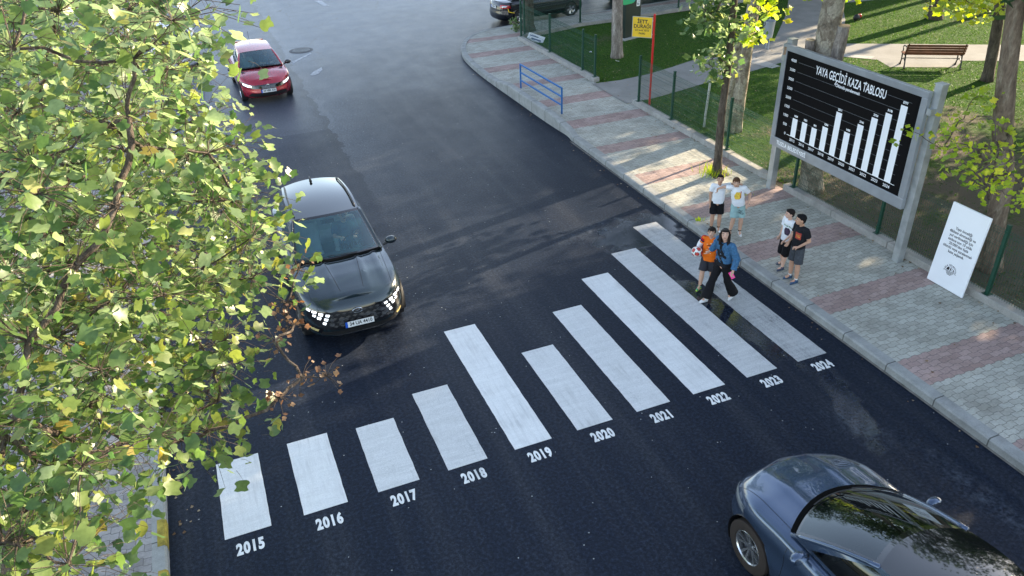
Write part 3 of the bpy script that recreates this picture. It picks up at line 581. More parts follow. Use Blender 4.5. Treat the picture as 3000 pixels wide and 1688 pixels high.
# park trees -----------------------------------------------------
def tree(name,base,wp,rs,bark,label,crown=None,leaf=LF_D,per=70,size=.2,spread=.55,extra=None,seed=1,tint=(.4,.25),group=None,rough=.06,n=20):
    t=root(name,(base[0],base[1],.15),label,'tree',group=group); B=Vector((base[0],base[1],.15)); L=lambda p:tuple(Vector(p)-B)
    mb=MB(); trunk(mb,[L(p) for p in wp],rs,n,rough,seed)
    if extra: extra(mb,L,t)
    rg=random.Random(seed); C=[]
    if crown:
        cx,cy,cz,rx,ry,rz,k=crown
        while len(C)<k:
            p=Vector((rg.uniform(-1,1),rg.uniform(-1,1),rg.uniform(-1,1)))
            if .35<p.length<1: C.append(L((cx+p.x*rx,cy+p.y*ry,cz+p.z*rz)))
        limbs=MB(); mst_branches([L(wp[-1]),L(wp[-2])],C,limbs,.12,.012,.08,rg); mb.v_off=len(mb.v); mb.add(limbs.v,limbs.f)
    mb.build('trunk',bark,t,sm=0)
    if C: leaf_cloud('crown',C,per,spread,size,leaf,t,tint,seed,simple=True)
    return t,B,L
CR_=Vector((.925,-.38,0)).normalized()
tree('plane_tree',(14.77,10.38),[(14.77,10.38,.1),(14.8,10.38,.5),(14.85,10.36,1.5),(14.9,10.34,3.0),(14.98,10.3,4.4),(15.0,10.2,6.2),(15.2,10.2,8)],[.27,.22,.2,.17,.165,.14,.1],BK_PLANE,'mottled plane tree with a second short stem behind the sapling',(15.2,10.4,7.3,3.2,3.2,1.5,50),extra=lambda mb,L,t: trunk(mb,[L(p) for p in ((14.58,10.5,.1),(14.6,10.52,1.2),(14.72,10.5,2.5),(14.9,10.4,3.2))],[.2,.15,.13,.1],14,.12,5),seed=21)
def t2x(mb,L,t):
    a_=MB()
    trunk(a_,[L(p) for p in ((13.7,6.3,2.95),(13.5,6.4,3.3),(13.47,6.42,3.75))],[.14,.11,.105],12,.08,6)
    trunk(a_,[L(p) for p in ((13.82,6.05,2.4),(13.86,5.97,3.1),(13.9,5.93,4.1))],[.14,.16,.13],14,.08,7)
    o=a_.build('branch_stump',BK_PALE,t,sm=0); c=MB()
    c.lathe([(.001,0),(.09,0),(.1,-.02)],16,c=L((13.47,6.42,3.77))); c.build('cut_face',CUT,o); c=MB(); c.lathe([(.001,0),(.12,0),(.13,-.02)],16,c=L((13.9,5.93,4.12))); c.build('cut_face',CUT,o)
tree('plane_tree',(13.95,6.12),[(13.95,6.12,.1),(13.93,6.14,.5),(13.88,6.2,1.6),(13.82,6.25,3.0),(13.8,6.25,4.2),(13.9,6.25,6.0),(14.1,6.3,7.5)],[.32,.26,.245,.25,.235,.2,.15],BK_PLANE,'thick pale plane tree with sawn off branch stumps behind the chart board',(14.2,6.4,7.3,3.0,3.0,1.5,45),extra=t2x,seed=22,n=28)
tree('plane_tree',(14.58,1.6),[(14.58,1.6,.1),(14.53,1.63,.5),(14.42,1.67,1.2),(14.34,1.7,2.1),(14.07,1.81,3.0),(13.87,1.89,4.0),(13.72,2.0,5.2),(13.6,2.2,7.0)],[.28,.21,.18,.16,.165,.15,.14,.1],BK_BRN,'leaning brown trunked tree beside the white notice board',(13.6,1.6,7.2,3.0,3.0,1.4,40),seed=23)
tree('park_tree',(24.88,10.44),[(24.88,10.44,.1),(24.86,10.45,.5),(24.7,10.5,2.0),(24.5,10.6,3.4),(24.5,9.2,6.5)],[.22,.17,.155,.14,.11],BK_DARK,'dark trunked tree right of the park bench',(24.5,7.7,8.3,2.2,1.9,3.0,50),seed=24)
tree('park_tree',(30.29,17.64),[(30.29,17.64,.1),(30.28,17.64,.4),(30.2,17.7,2.0),(30.1,17.7,6.0)],[.36,.28,.25,.2],BK_DARK,'dark trunked tree far off on the sunlit lawn',(30.1,18.9,8.6,4.4,4.4,4.0,190),seed=25)
tree('park_tree',(15.62,18.89),[(15.62,18.89,.1),(15.62,18.89,.4),(15.6,18.92,1.6),(15.6,18.9,3.0),(15.6,18.9,6.5)],[.26,.215,.2,.19,.14],BK_PALE,'pale straight trunk in front of the dark green sign column',(15.6,18.9,8.6,2.8,2.8,2.2,45),seed=26)
tree('street_tree',(14.42,24.55),[(14.42,24.55,.1),(14.42,24.6,.4),(14.42,24.6,2.0),(14.4,24.6,6.0)],[.34,.25,.22,.16],BK_DARK,'dark trunk on the far corner beside the black sedan',(14.4,24.6,8.3,2.8,2.8,2.2,40),seed=27)
# sapling with two leafy tufts on the pavement
t,B,L=tree('street_tree',(12.51,7.94),[(12.51,7.94,.1),(12.5,7.93,.6),(12.49,7.97,1.8),(12.51,7.94,3.0),(12.5,7.98,4.4),(12.5,8.0,5.6)],[.14,.1,.092,.085,.075,.05],BK_DARK,'young street tree growing through the pavement with two leafy tufts',seed=28,n=14,rough=.05)
mb=MB(); SC=[L(p) for p in STREETC]; mst_branches([L((12.51,7.94,3.0)),L((12.5,7.98,4.4)),L((12.5,7.95,3.7))],SC,mb,.02,.004,.1,random); mb.build('branches',BK_TWIG,t,sm=0)
leaf_cloud('crown',SC,22,.19,.15,LF_A,t,(.3,.2),31); leaf_cloud('crown',[L((12.5+random.gauss(0,.5),8+random.gauss(0,.5),random.uniform(5.2,7))) for _ in range(12)],30,.3,.16,LF_A,t,(.3,.2),32)
# sprays of leaves with sunlight painted into their colour, reaching in at the right edge and the top
def spray(label,base,pts,start,per,size,seed,tint,leaf=LF_SUN,sp=.2):
    par=[o for o in COL.objects if o.get('label')==label][0]; Bv=Vector(par.location); q=[tuple(Vector(p)-Bv) for p in pts]
    mb=MB(); mst_branches([tuple(Vector(s)-Bv) for s in start],q,mb,.025,.004,.12,random.Random(seed)); mb.build('leafy_branch',BK_TWIG,par,sm=0)
    return leaf_cloud('leaves',q,per,sp,size,leaf,par,tint,seed)
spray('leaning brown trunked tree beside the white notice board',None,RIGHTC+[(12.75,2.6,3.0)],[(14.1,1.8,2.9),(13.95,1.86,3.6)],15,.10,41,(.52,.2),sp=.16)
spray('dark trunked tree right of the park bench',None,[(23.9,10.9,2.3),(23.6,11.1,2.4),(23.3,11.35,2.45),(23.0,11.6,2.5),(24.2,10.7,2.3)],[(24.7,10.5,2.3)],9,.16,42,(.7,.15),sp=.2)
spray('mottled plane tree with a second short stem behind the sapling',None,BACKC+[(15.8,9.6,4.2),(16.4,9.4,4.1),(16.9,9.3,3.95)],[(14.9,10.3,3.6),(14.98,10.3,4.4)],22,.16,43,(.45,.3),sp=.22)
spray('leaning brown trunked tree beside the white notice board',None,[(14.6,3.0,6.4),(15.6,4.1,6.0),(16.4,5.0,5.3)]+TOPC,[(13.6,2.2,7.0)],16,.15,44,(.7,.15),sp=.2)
# trees added out of view to shade the road, gaps left for sun streaks
SHADE_TREES=[(21,3.2,11,3.2,85),(21.3,-2.2,11,3.1,85),(21,-8,11,3.1,80),(27,6.0,12.2,3.2,85),(27.2,1.2,12.2,3.1,85),(27,-5,12.2,3.1,85),(33,8.9,12.6,3.2,85),(33.3,4.4,12.4,3.1,80),(33,-2,12.4,3.2,80),(33.4,24.2,12.6,4,110),(28,27.5,12,3.6,90),(21.5,28.4,11,3.4,80),(22,34,11.5,3.4,80),(30,34,12,3.6,80)]

for i,(x,y,h,r,k) in enumerate(SHADE_TREES):
    tree('park_tree',(x,y),[(x,y,.1),(x,y,.5),(x+.1,y,h*.5),(x,y+.1,h*.75)],[.4,.28,.22,.14],BK_DARK,'unseen leafy tree added to shade the road',(x,y,4.6+(h-4.6)/2,r,r,(h-4.6)/2,k),seed=60+i,per=70,size=.27,spread=.65,group='trees deeper in the park',n=10)
# bare stemmed trees whose long shadows cross the lawn
for i,(x,y) in enumerate(((41,22.5),(39.5,26.8),(44.5,20.2),(47,25.5),(43,29.5))):
    tree('park_tree',(x,y),[(x,y,.1),(x,y,.5),(x+.1,y,4),(x,y+.1,9)],[.35,.24,.2,.14],BK_DARK,'unseen leafy tree added to shade the road',(x,y,11.5,2.6,2.6,2.2,40),seed=90+i,per=60,size=.27,spread=.6,group='trees deeper in the park',n=10)
# apartment block added out of view to shade the far road
ap=root('shade_building',(54,50,0),'unseen pale apartment block added to shade the far road','building')
MB().box((0,0,11),(14,44,22)).build('wall',mat('render_pale',(.5,.46,.4),.9,var=.15,scale=.5),ap); MB().box((0,0,22.15),(14.6,44.6,.3)).build('roof',mat('roof_slab',(.3,.3,.3),.9),ap)
for fl in range(7):
    for k in range(10):
        o=MB().box((-7.0,-19.8+k*4.4,1.9+fl*3.05),(.12,1.6,1.5)).build('window',mat('window_frame',(.7,.7,.7),.6,var=0),ap); MB().box((-7.07,-19.8+k*4.4,1.9+fl*3.05),(.02,1.4,1.3)).build('pane',mat('window_pane',(.03,.04,.05),.08,var=0),o)
# grass blades and fallen leaves
def scatter_grass():
    rng=np.random.default_rng(4)
    def inpoly(P,poly):
        r=np.zeros(len(P),bool); n=len(poly)
        for i in range(n):
            x1,y1=poly[i];x2,y2=poly[i-1]; c=(y1>P[:,1])!=(y2>P[:,1]); xi=(x2-x1)*(P[:,1]-y1)/((y2-y1) if y2!=y1 else 1e-9)+x1
            r^=c&(P[:,0]<xi)
        return r
    path=[tuple(v.co[:2]) for v in bpy.data.objects['park_path'].data.vertices]
    n=230000; P=np.column_stack([13.6+25*rng.random(n)**1.25,rng.uniform(-3,25.5,n)])
    P=P[~inpoly(P,path)]; P=P[(P[:,1]<23.3+np.clip((P[:,0]-13.6)*.2,0,.85))]
    dens=np.sin(P[:,0]*1.1+np.sin(P[:,1]*.8)*1.7)*np.sin(P[:,1]*.9+1.3*np.sin(P[:,0]*.6))
    worn=(P[:,1]<11)&(P[:,0]<22)&((dens<.15)|(P[:,1]<6))
    P=P[~(worn&(rng.random(len(P))<.8))]; n=len(P)
    a_=rng.uniform(0,2*PI,n); h=rng.uniform(.02,.045,n); wd=rng.uniform(.006,.016,n); ln=rng.normal(0,.03,(n,2))
    z=np.full(n,.155); V=np.empty((n,3,3)); V[:,0]=np.column_stack([P[:,0]-np.cos(a_)*wd,P[:,1]-np.sin(a_)*wd,z]); V[:,1]=np.column_stack([P[:,0]+np.cos(a_)*wd,P[:,1]+np.sin(a_)*wd,z]); V[:,2]=np.column_stack([P[:,0]+ln[:,0],P[:,1]+ln[:,1],z+h])
    t=np.clip(rng.normal(.45,.2,n)+.15*np.sin(P[:,0]*2.1)*np.sin(P[:,1]*1.7),0,1)
    me=fastmesh('grass',V.reshape(-1,3),np.arange(3*n).reshape(-1,3),np.repeat(t,3))
    G=m_leaf('grass_blade',[(0,(.02,.055,.008)),(.45,(.045,.115,.012)),(.8,(.10,.17,.022)),(1,(.24,.2,.08))],.4,.6,under=(.06,.1,.02))
    put(link('grass',me,G),'short green grass on the park lawn','grass',kind='stuff')
    # dry leaves
    C=[]
    for _ in range(900):
        x=13.65+abs(rng.normal(0,5)); y=rng.uniform(-3,22); C.append((x,y,.175))
    C=[c for c in C if c[0]<34]
    for _ in range(130): C.append((13.33+rng.normal(0,.05),rng.uniform(-3,23),.165))
    for _ in range(50): C.append((10.3-abs(rng.normal(0,.12)),rng.uniform(-2,24),.012))
    for _ in range(60): C.append((-.95+abs(rng.normal(0,.15)),rng.uniform(-2,8),.012))
    for _ in range(60): C.append((rng.uniform(10.6,13.3),rng.uniform(-2,24),.16))
    n=len(C); Cn=np.array(C); s=rng.uniform(.02,.055,n); 
    tv=np.array([(-.5,0,.0),(0,-.6,.25),(.6,.1,.05),(.1,.7,.3)]); a_=rng.uniform(0,6.28,n)
    X=np.cos(a_)[:,None]*tv[None,:,0]-np.sin(a_)[:,None]*tv[None,:,1]; Yy=np.sin(a_)[:,None]*tv[None,:,0]+np.cos(a_)[:,None]*tv[None,:,1]
    V=np.stack([Cn[:,0:1]+X*s[:,None],Cn[:,1:2]+Yy*s[:,None],Cn[:,2:3]+tv[None,:,2]*s[:,None]],-1)
    F=(np.array([(0,1,2),(0,2,3)])[None]+4*np.arange(n)[:,None,None]).reshape(-1,3)
    D=m_leaf('dry_leaf',[(0,(.09,.045,.02)),(.5,(.2,.12,.06)),(1,(.42,.33,.22))],.2,.7,under=(.3,.22,.14))
    put(link('fallen_leaves',fastmesh('fallen_leaves',V.reshape(-1,3),F,np.repeat(rng.random(n),4)),D),'brown dry leaves scattered on lawn and pavement','fallen leaves',kind='stuff')
scatter_grass()
def weeds(x,y,z,n,h,label,seed,r=.18):
    rng=np.random.default_rng(seed); V=[];F=[];T=[]
    for i in range(n):
        a_=rng.uniform(0,6.28); d=abs(rng.normal(0,r)); px,py=x+math.cos(a_)*d,y+math.sin(a_)*d; l=h*rng.uniform(.4,1); b=rng.uniform(0,6.28); q=rng.uniform(.1,.6)*l
        k=len(V); V+=[(px-.008,py,z),(px+.008,py,z),(px+math.cos(b)*q*.5+.006,py+math.sin(b)*q*.5,z+l*.65),(px+math.cos(b)*q*.5-.006,py+math.sin(b)*q*.5,z+l*.65),(px+math.cos(b)*q,py+math.sin(b)*q,z+l)]
        F+=[(k,k+1,k+2),(k,k+2,k+3),(k+3,k+2,k+4)]; T+=[rng.uniform(.2,.9)]*5
    put(link('weed_tuft',fastmesh('weed_tuft',V,F,T),LF_SUN),label,'weeds')
weeds(12.45,7.98,.15,170,.3,'grassy weeds at the foot of the young street tree',1); weeds(10.6,5.9,.15,30,.12,'small weed at the kerb behind the orange shirted boy',2,.06)
weeds(12.35,6.6,.15,26,.06,'low weed growing between pavers near the boys in white',3,.1)
put(flat('tree_pit',[(12.3,7.7),(12.8,7.72),(12.82,8.15),(12.32,8.17)],.1525,mat('soil',(.09,.07,.05),.95,var=.4,scale=20,bmp=.6)),kind='structure')
sh=root('shrub',(13.95,24.75,.15),'small leafy shrub against the dark corner trunk','shrub'); mb=MB(); q=[(random.gauss(0,.13),random.gauss(0,.1),random.uniform(.12,.5)) for _ in range(9)]; mst_branches([(0,0,0)],q,mb,.01,.003,.1,random); mb.build('stem',BK_TWIG,sh); leaf_cloud('leaves',q,14,.08,.09,LF_A,sh,(.3,.2),33)
# ================================================================ FENCES
GREEN=mat('fence_green',(.006,.05,.03),.4,var=.15,spec=.5); WIRE=mat('wire_green',(.012,.07,.045),.45,var=0)
GALV=mat('galvanised',(.42,.44,.45),.42,metal=.55,var=.18,scale=5,bmp=.05)
def wire_panel(x0,y0,x1,y1,z0,h,parent,seed=0):
    d=Vector((x1-x0,y1-y0)); L=d.length; d/=L; nrm=Vector((d.y,-d.x)); rg=random.Random(seed)
    n=int(L/.05); zs=[0,.09,.12,.15,.48,.51,.54,.57,.95,.98,1.01,1.04,h-.14,h-.11,h-.08,h]; of=[0,0,.03,0,0,.0,.03,0,0,.0,.03,0,0,.03,0,0]
    V=[];F=[];r=.0034
    for i in range(n+1):
        px,py=x0+d.x*L*i/n,y0+d.y*L*i/n
        b=len(V)
        for z,o in zip(zs,of):
            cx,cy=px+nrm.x*(-o),py+nrm.y*(-o)
            V+=[(cx-nrm.x*r,cy-nrm.y*r,z0+z),(cx+nrm.x*r+d.x*r,cy+nrm.y*r+d.y*r,z0+z),(cx+nrm.x*r-d.x*r,cy+nrm.y*r-d.y*r,z0+z)]
        for j in range(len(zs)-1):
            for k in range(3): F.append((b+3*j+k,b+3*j+(k+1)%3,b+3*j+3+(k+1)%3,b+3*j+3+k))
    for z in (.03,.09,.15,.3,.48,.57,.75,.95,1.04,1.2,h-.14,h-.08,h-.03):
        if z>h: continue
        b=len(V); a_=Vector((x0,y0,z0+z)); c=Vector((x1,y1,z0+z)); q=Vector((nrm.x,nrm.y,0))*r
        for p in (a_,c): V+=[tuple(p+q+Vector((0,0,-r))),tuple(p+q*3+Vector((0,0,0))),tuple(p+q+Vector((0,0,r)))]
        for k in range(3): F.append((b+k,b+(k+1)%3,b+3+(k+1)%3,b+3+k))
    me=fastmesh('wire_panel',V,F); return link('wire_panel',me,WIRE,parent)
def post(x,y,z0,h,parent,rz=0,w=.06):
    mb=MB(); mb.box((x,y,z0+h/2),(w,w,h),rz); mb.box((x,y,z0+h+.008),(w+.008,w+.008,.016),rz); mb.box((x,y,z0+.006),(.15,.13,.012),rz)
    for z in (.15,.8,h-.12): mb.box((x-.0,y,z0+z),(w+.014,w+.014,.03),rz)
    return mb.build('post',GREEN,parent)
def fence(label,pts,z0,h,x_off=.0):
    rt=root('wire_fence',(pts[0][0],pts[0][1],0),label,'fence'); inv=Vector((pts[0][0],pts[0][1],0))
    for i,p in enumerate(pts): post(p[0]-inv.x,p[1]-inv.y,z0,h,rt)
    for i,(a_,b_) in enumerate(zip(pts,pts[1:])): 
        wire_panel(a_[0]-inv.x,a_[1]-inv.y,b_[0]-inv.x,b_[1]-inv.y,z0+.02,h-.1,rt,i)
    return rt
fence('long green wire mesh fence behind the chart board and notice board',[(FX,y) for y in (13.6,11.67,8.92,6.2,3.5,.76,-1.98,-4.7,-7.45)],.3,1.42)
fence('green wire mesh fence along the far stretch of pavement by the corner',[(FX,16.6),(FX,17.55),(FX,20.35),(FX,23.2)],.3,1.42)
fence('green wire mesh fence along the side street behind the sign column',[(13.75,23.42),(16.7,24.15),(19.3,24.18),(21.9,24.45),(24.6,24.75),(27.3,24.95)],.3,1.42)
# ================================================================ CHART BOARD
BLACKP=mat('board_black',(.003,.003,.004),.45,var=0,spec=.12); WHITEP=mat('board_white',(.82,.83,.86),.5,var=0); GREYL=mat('board_line',(.16,.17,.19),.5,var=0); FRAME=mat('board_frame',(.34,.36,.39),.38,metal=.5,var=.12,scale=3,bmp=.04); RUST=mat('rust',(.25,.17,.11),.8,var=.4,scale=14)
bb=root('chart_board',(13.1,4.73,.15),'large black sign board with a white bar chart on two grey posts','sign')
Yl,Yr=6.7,2.66     # outer edges (reading left is +Y)
Zb,Zt=1.32,3.68
def BP(y,z,x=0): return (x,y-4.73,z-.15)
PX=13.0-13.1
uw=(Yl-Yr); pl=Yl-.14; pr=Yr+.14; pb=Zb+.22; pt=Zt-.13
mb=MB()
fw=.1
mb.box((PX+.05,0+(Yl+Yr)/2-4.73,(Zt-.065)-.15),(fw,uw,.13)); mb.box((PX+.05,(Yl+Yr)/2-4.73,(Zb+.11)-.15),(fw,uw,.22))
mb.box((PX+.05,Yl-.07-4.73,(Zb+Zt)/2-.15+.045),(fw-.004,.14,Zt-Zb-.35-.002)); mb.box((PX+.05,Yr+.07-4.73,(Zb+Zt)/2-.15+.045),(fw-.004,.14,Zt-Zb-.35-.002))
o=mb.build('frame',FRAME,bb); bevel(o,.008,2)
mb=MB(); mb.box((PX+.05,(Yl+Yr)/2-4.73,(pb+pt)/2-.15),(.05,pl-pr,pt-pb)); mb.build('back_panel',FRAME,bb)
mb=MB(); mb.box((PX+.022,(Yl+Yr)/2-4.73,(pb+pt)/2-.15),(.004,pl-pr-.01,pt-pb-.01)); panel=mb.build('panel',BLACKP,bb)
for yy,zt in ((6.66,3.76),(2.6,3.82)):
    mb=MB(); mb.box((13.2-13.1,yy-4.73,zt/2-.15),(.16,.16,zt)); mb.box((13.2-13.1,yy-4.73,zt-.15+.006),(.19,.19,.016)); o=mb.build('post',GALV,bb); bevel(o,.006,2)
mb=MB(); mb.box((13.1-13.1,2.6-.02-4.73,3.33-.15),(.2,.1,.12)); mb.box((13.1-13.1,6.66-4.73,3.36-.15),(.2,.1,.12)); mb.box((13.1-13.1,2.6-.12-4.73,2.9-.15),(.05,.22,.05)); mb.build('bracket',GALV,bb)
mb=MB(); mb.grid([[BP(6.66,3.62,PX-.003),BP(6.58,3.62,PX-.003)],[BP(6.67,3.43,PX-.003),BP(6.59,3.45,PX-.003)]]); mb.build('rust_patch',RUST,bb)
PW,PH=pl-pr,pt-pb
def UV(u,v,e=0): return (PX+.0185-e,pl-4.73-u*PW,pb-.15+v*PH)
def BM(u,v,e=.001): return basis((0,-1,0),(0,0,1),UV(u,v,e))
mb=MB()
def rect(u0,v0,u1,v1,e,mi=0): mb.grid([[UV(u0,v0,e),UV(u1,v0,e)],[UV(u0,v1,e),UV(u1,v1,e)]],mi)
for i in range(1,9):
    v=.09+i*.103
    if i==8: rect(.107,v-.0013,.25,v+.0013,.001); rect(.79,v-.0013,.95,v+.0013,.001)
    else: rect(.107,v-.0013,.95,v+.0013,.001)
mb.build('grid_lines',GREYL,panel)
mb=MB(); rect(.10,.0875,.96,.0935,.0022); 
for i,vv in enumerate(VAL):
    uc=.154+i*.0839; rect(uc-.0215,.09,uc+.0215,.09+vv/500*.103,.003)
mb.build('bars',WHITEP,panel)
ts=[textmesh('YAYA GEÇİDİ KAZA TABLOSU',.25,BM(.518,.9),xs=.57,off=.003,ext=.0005),textmesh('*',.16,BM(.635,.925),off=.004,ext=.0005),textmesh('*Ölümlü-yaralanmalı',.088,BM(.51,.822),off=.002,ext=.0005)]
for i in range(10): ts.append(textmesh(str(2015+i),.088,BM(.154+i*.0839,.048),ext=.0005,off=.001))
for i,t_ in enumerate(['1039','1051','991','1294','2311','1495','2141','2724','3178','3777']): ts.append(textmesh(t_,.06,BM(.156+i*.0839,.09+VAL[i]/500*.103+.028),ext=.0005,off=.003))
for i in range(9): ts.append(textmesh(str(i*500),.088,BM(.088,.092+i*.103),ext=.0005,align='RIGHT',off=.001))
joinmesh('lettering',ts,WHITEP,panel)
me=textmesh('TUZLA BELEDİYESİ',.13,basis((0,-1,0),(0,0,1),(PX-.0015,Yl-.24-4.73,Zb+.12-.15)),align='LEFT',ext=.001,off=.003,spacing=1.05,xs=.85)
link('lettering',me,WHITEP,bb)
# ================================================================ WHITE NOTICE BOARD leaning on the fence
nb=root('notice_board',(13.16,1.40,.15),'tall white notice board leaning on the fence with black text and a round emblem','sign')
th=math.atan2(.14,1.6); W_,H_=.82,1.64
up=Vector((math.sin(th),0,math.cos(th))); rt_=Vector((0,-1,0)); nn=rt_.cross(up)
Mb=Matrix(((rt_.x,up.x,nn.x,0),(rt_.y,up.y,nn.y,0),(rt_.z,up.z,nn.z,0),(0,0,0,1)))
BW=mat('foamboard',(.8,.81,.85),.5,var=.03,scale=2)
mb=MB(); mb.M=Mb; mb.box((0,H_/2+.01,-.02),(W_,H_,.04)); o=mb.build('board',BW,nb); bevel(o,.006,2)
INK=mat('ink',(.012,.012,.016),.5,var=0)
lines=['Yaya önceliği','dikkate alınmadığı ve','yol verilmediği için','sadece son 10 yılda',"20.000'den fazla",'ölümlü veya yaralanmalı','kaza yaşandı.']
ts=[textmesh(s,.075,Mb@Matrix.Translation((0,H_*(.735-.048*i),.0015)),ext=.0004,off=.0012,xs=.9) for i,s in enumerate(lines)]
joinmesh('lettering',ts,INK,o)
mb=MB(); mb.M=Mb@Matrix.Translation((0,H_*.235,.0015))
R=.085; n=40; mb.add([(R*math.cos(PI*k/n),R*math.sin(PI*k/n),0) for k in range(n+1)],[tuple(range(n+1))])
for k in range(4):
    y=-.012-k*.022; hw=math.sqrt(max(0,R*R*1.55-y*y))*(1-.08*k); hw=min(hw,R*1.15-.018*k); mb.box((.0,y-.004,0),(2*hw,.011,.0006))
mb.build('emblem',INK,o)
tsb=[textmesh('TB',.115,Mb@Matrix.Translation((.004,H_*.235+.03,.0026)),ext=.0004,off=.003,xs=.8,shear=.2)]
joinmesh('emblem_letters',tsb,BW,o)
arc='TUZLA BELEDİYESİ'; ts=[]
for i,ch in enumerate(arc):
    if ch==' ': continue
    a_=math.radians(188-196*i/(len(arc)-1)); ts.append(textmesh(ch,.04,Mb@Matrix.Translation((0.118*math.cos(a_),H_*.235+.118*math.sin(a_)-.005,.0015))@Matrix.Rotation(a_-PI/2,4,'Z'),ext=.0004,off=.001))
joinmesh('emblem_letters',ts,INK,o)
# ================================================================ BUS STOP SIGN, RAILING, SIGN COLUMN, BIN, BENCH
REDP=mat('red_paint',(.55,.012,.015),.35,var=.05); YEL=mat('yellow_plate',(.78,.5,.02),.45,var=.06); BLUEP=mat('blue_paint',(.008,.12,.36),.4,var=.15)
bs=root('bus_stop_sign',(13.72,13.3,.15),'yellow bus stop plate on a red pole','sign')
MB().tube([(0,0,0),(0,0,2.82)],.034,12).ball((0,0,2.83),(.036,.036,.03)).build('pole',REDP,bs,sm=40)
sr=Vector((.70,-.71,0)).normalized(); org=Vector((0,0,2.45))-sr*.36
Ms=basis(sr,(0,0,1),org)
mb=MB(); mb.M=Ms; mb.box((0,0,0),(.6,.6,.012)); pl_=mb.build('plate',YEL,bs); 
mb=MB(); mb.M=Ms
for c,d in (((0,.3,0),(.62,.014,.02)),((0,-.3,0),(.62,.014,.02)),((.305,0,0),(.014,.59,.02)),((-.305,0,0),(.014,.59,.02))): mb.box(c,d)
for z in (.2,-.2): mb.box((.335,z,0),(.06,.03,.03))
mb.build('plate_rim',GALV,bs)
ts=[textmesh('İETT',.15,Ms@Matrix.Translation((0,.16,.0075)),ext=.0005,off=.005),textmesh('DURAĞI',.15,Ms@Matrix.Translation((0,.02,.0075)),ext=.0005,off=.004,xs=.95),textmesh('ŞEHİT',.055,Ms@Matrix.Translation((-.17,-.1,.0075)),ext=.0005,off=.001,xs=.62),textmesh('PARKI',.075,Ms@Matrix.Translation((0,-.19,.0075)),ext=.0005,off=.002)]
joinmesh('lettering',ts,INK,pl_); mb=MB(); mb.M=Ms; mb.box((0,-.06,.0075),(.45,.006,.001)); [mb.box((-.09+k*.032,-.1,.0075),(.02,.026 if k%3 else .04,.001)) for k in range(10) if k!=4]; mb.build('underline',INK,pl_)
rl=root('guard_rail',(10.95,15.55,.15),'blue painted steel guard rail at the pavement edge','railing')
for nm,P in (('post',[(-.05,1.53,0),(-.05,1.53,.84)]),('post',[(.05,-1.53,0),(.05,-1.53,.84)]),('rail',[(-.05,1.53,.82),(.05,-1.53,.82)]),('rail',[(-.05,1.53,.55),(.05,-1.53,.55)]),('rail',[(-.05,1.53,.28),(.05,-1.53,.28)])):
    a_,b_=Vector(P[0]),Vector(P[1]); d=b_-a_; Rm=d.to_track_quat('X','Z').to_matrix(); o=MB().box((a_+b_)/2,(d.length+(.045 if nm=='rail' and P[0][2]>.8 else -.04 if nm=='rail' else 0),.045,.045),R=Rm).build(nm,BLUEP,rl); bevel(o,.004,1)
DG=mat('column_green',(.004,.018,.014),.4,var=.05); LG=mat('sign_green',(.02,.48,.18),.4,var=0); LB=mat('sign_text_blue',(.02,.35,.4),.5,var=0)
sc=root('sign_column',(17.66,21.25,.15),'tall dark green information column with a bright green panel','sign')
cr=Vector((.95,.31,0)).normalized(); Mc=basis(cr,(0,0,1),(0,0,0)); org=Vector((0,0,0))
mb=MB(); mb.M=Mc; mb.box((0,.02,-.15),(1.4,.05,.75)); mb.build('base',PATHL,sc)
mb=MB(); mb.M=Mc; mb.box((0,1.5,-.15),(.92,2.95,.28)); col=mb.build('body',DG,sc); bevel(col,.01,2)
mb=MB(); mb.M=Mc@Matrix.Translation((-.26,1.72,.0))
pts=[(-.4,.9),(.42,.9),(.42,-.1)]+[(.42-.3+.3*math.cos(t),-.1-.3+.0+.3*math.sin(t)+.0) for t in [0]]
pg=[(-.42,1.0),(.42,1.0),(.42,-.05)]+[(.12+.3*math.cos(t),-.05+.3*math.sin(t)) for t in np.linspace(-.1,-PI/2,8)]+[(-.3,-.35),(-.42,-.3)]
mb.add([(x,y,-.008) for x,y in pg]+[(x,y,.006) for x,y in pg],[tuple(range(len(pg))),tuple(range(len(pg),2*len(pg)))]+[(i,(i+1)%len(pg),len(pg)+(i+1)%len(pg),len(pg)+i) for i in range(len(pg))])
gp=mb.build('green_panel',LG,sc)
ts=[textmesh('2025',.2,Mc@Matrix.Translation((-.08,1.50,.008)),ext=.0006,off=.002,xs=.85),textmesh('TB',.32,Mc@Matrix.Translation((-.05,2.05,.008)),ext=.0006,off=.002,xs=.8,shear=.2)]
joinmesh('lettering',ts,LB,gp)
mb=MB(); mb.M=Mc
for k in range(3): mb.box((-.04+k*.02,1.83-k*.06,.008),(.4-.08*k,.012,.001))
mb.build('emblem',WHITEP,gp)
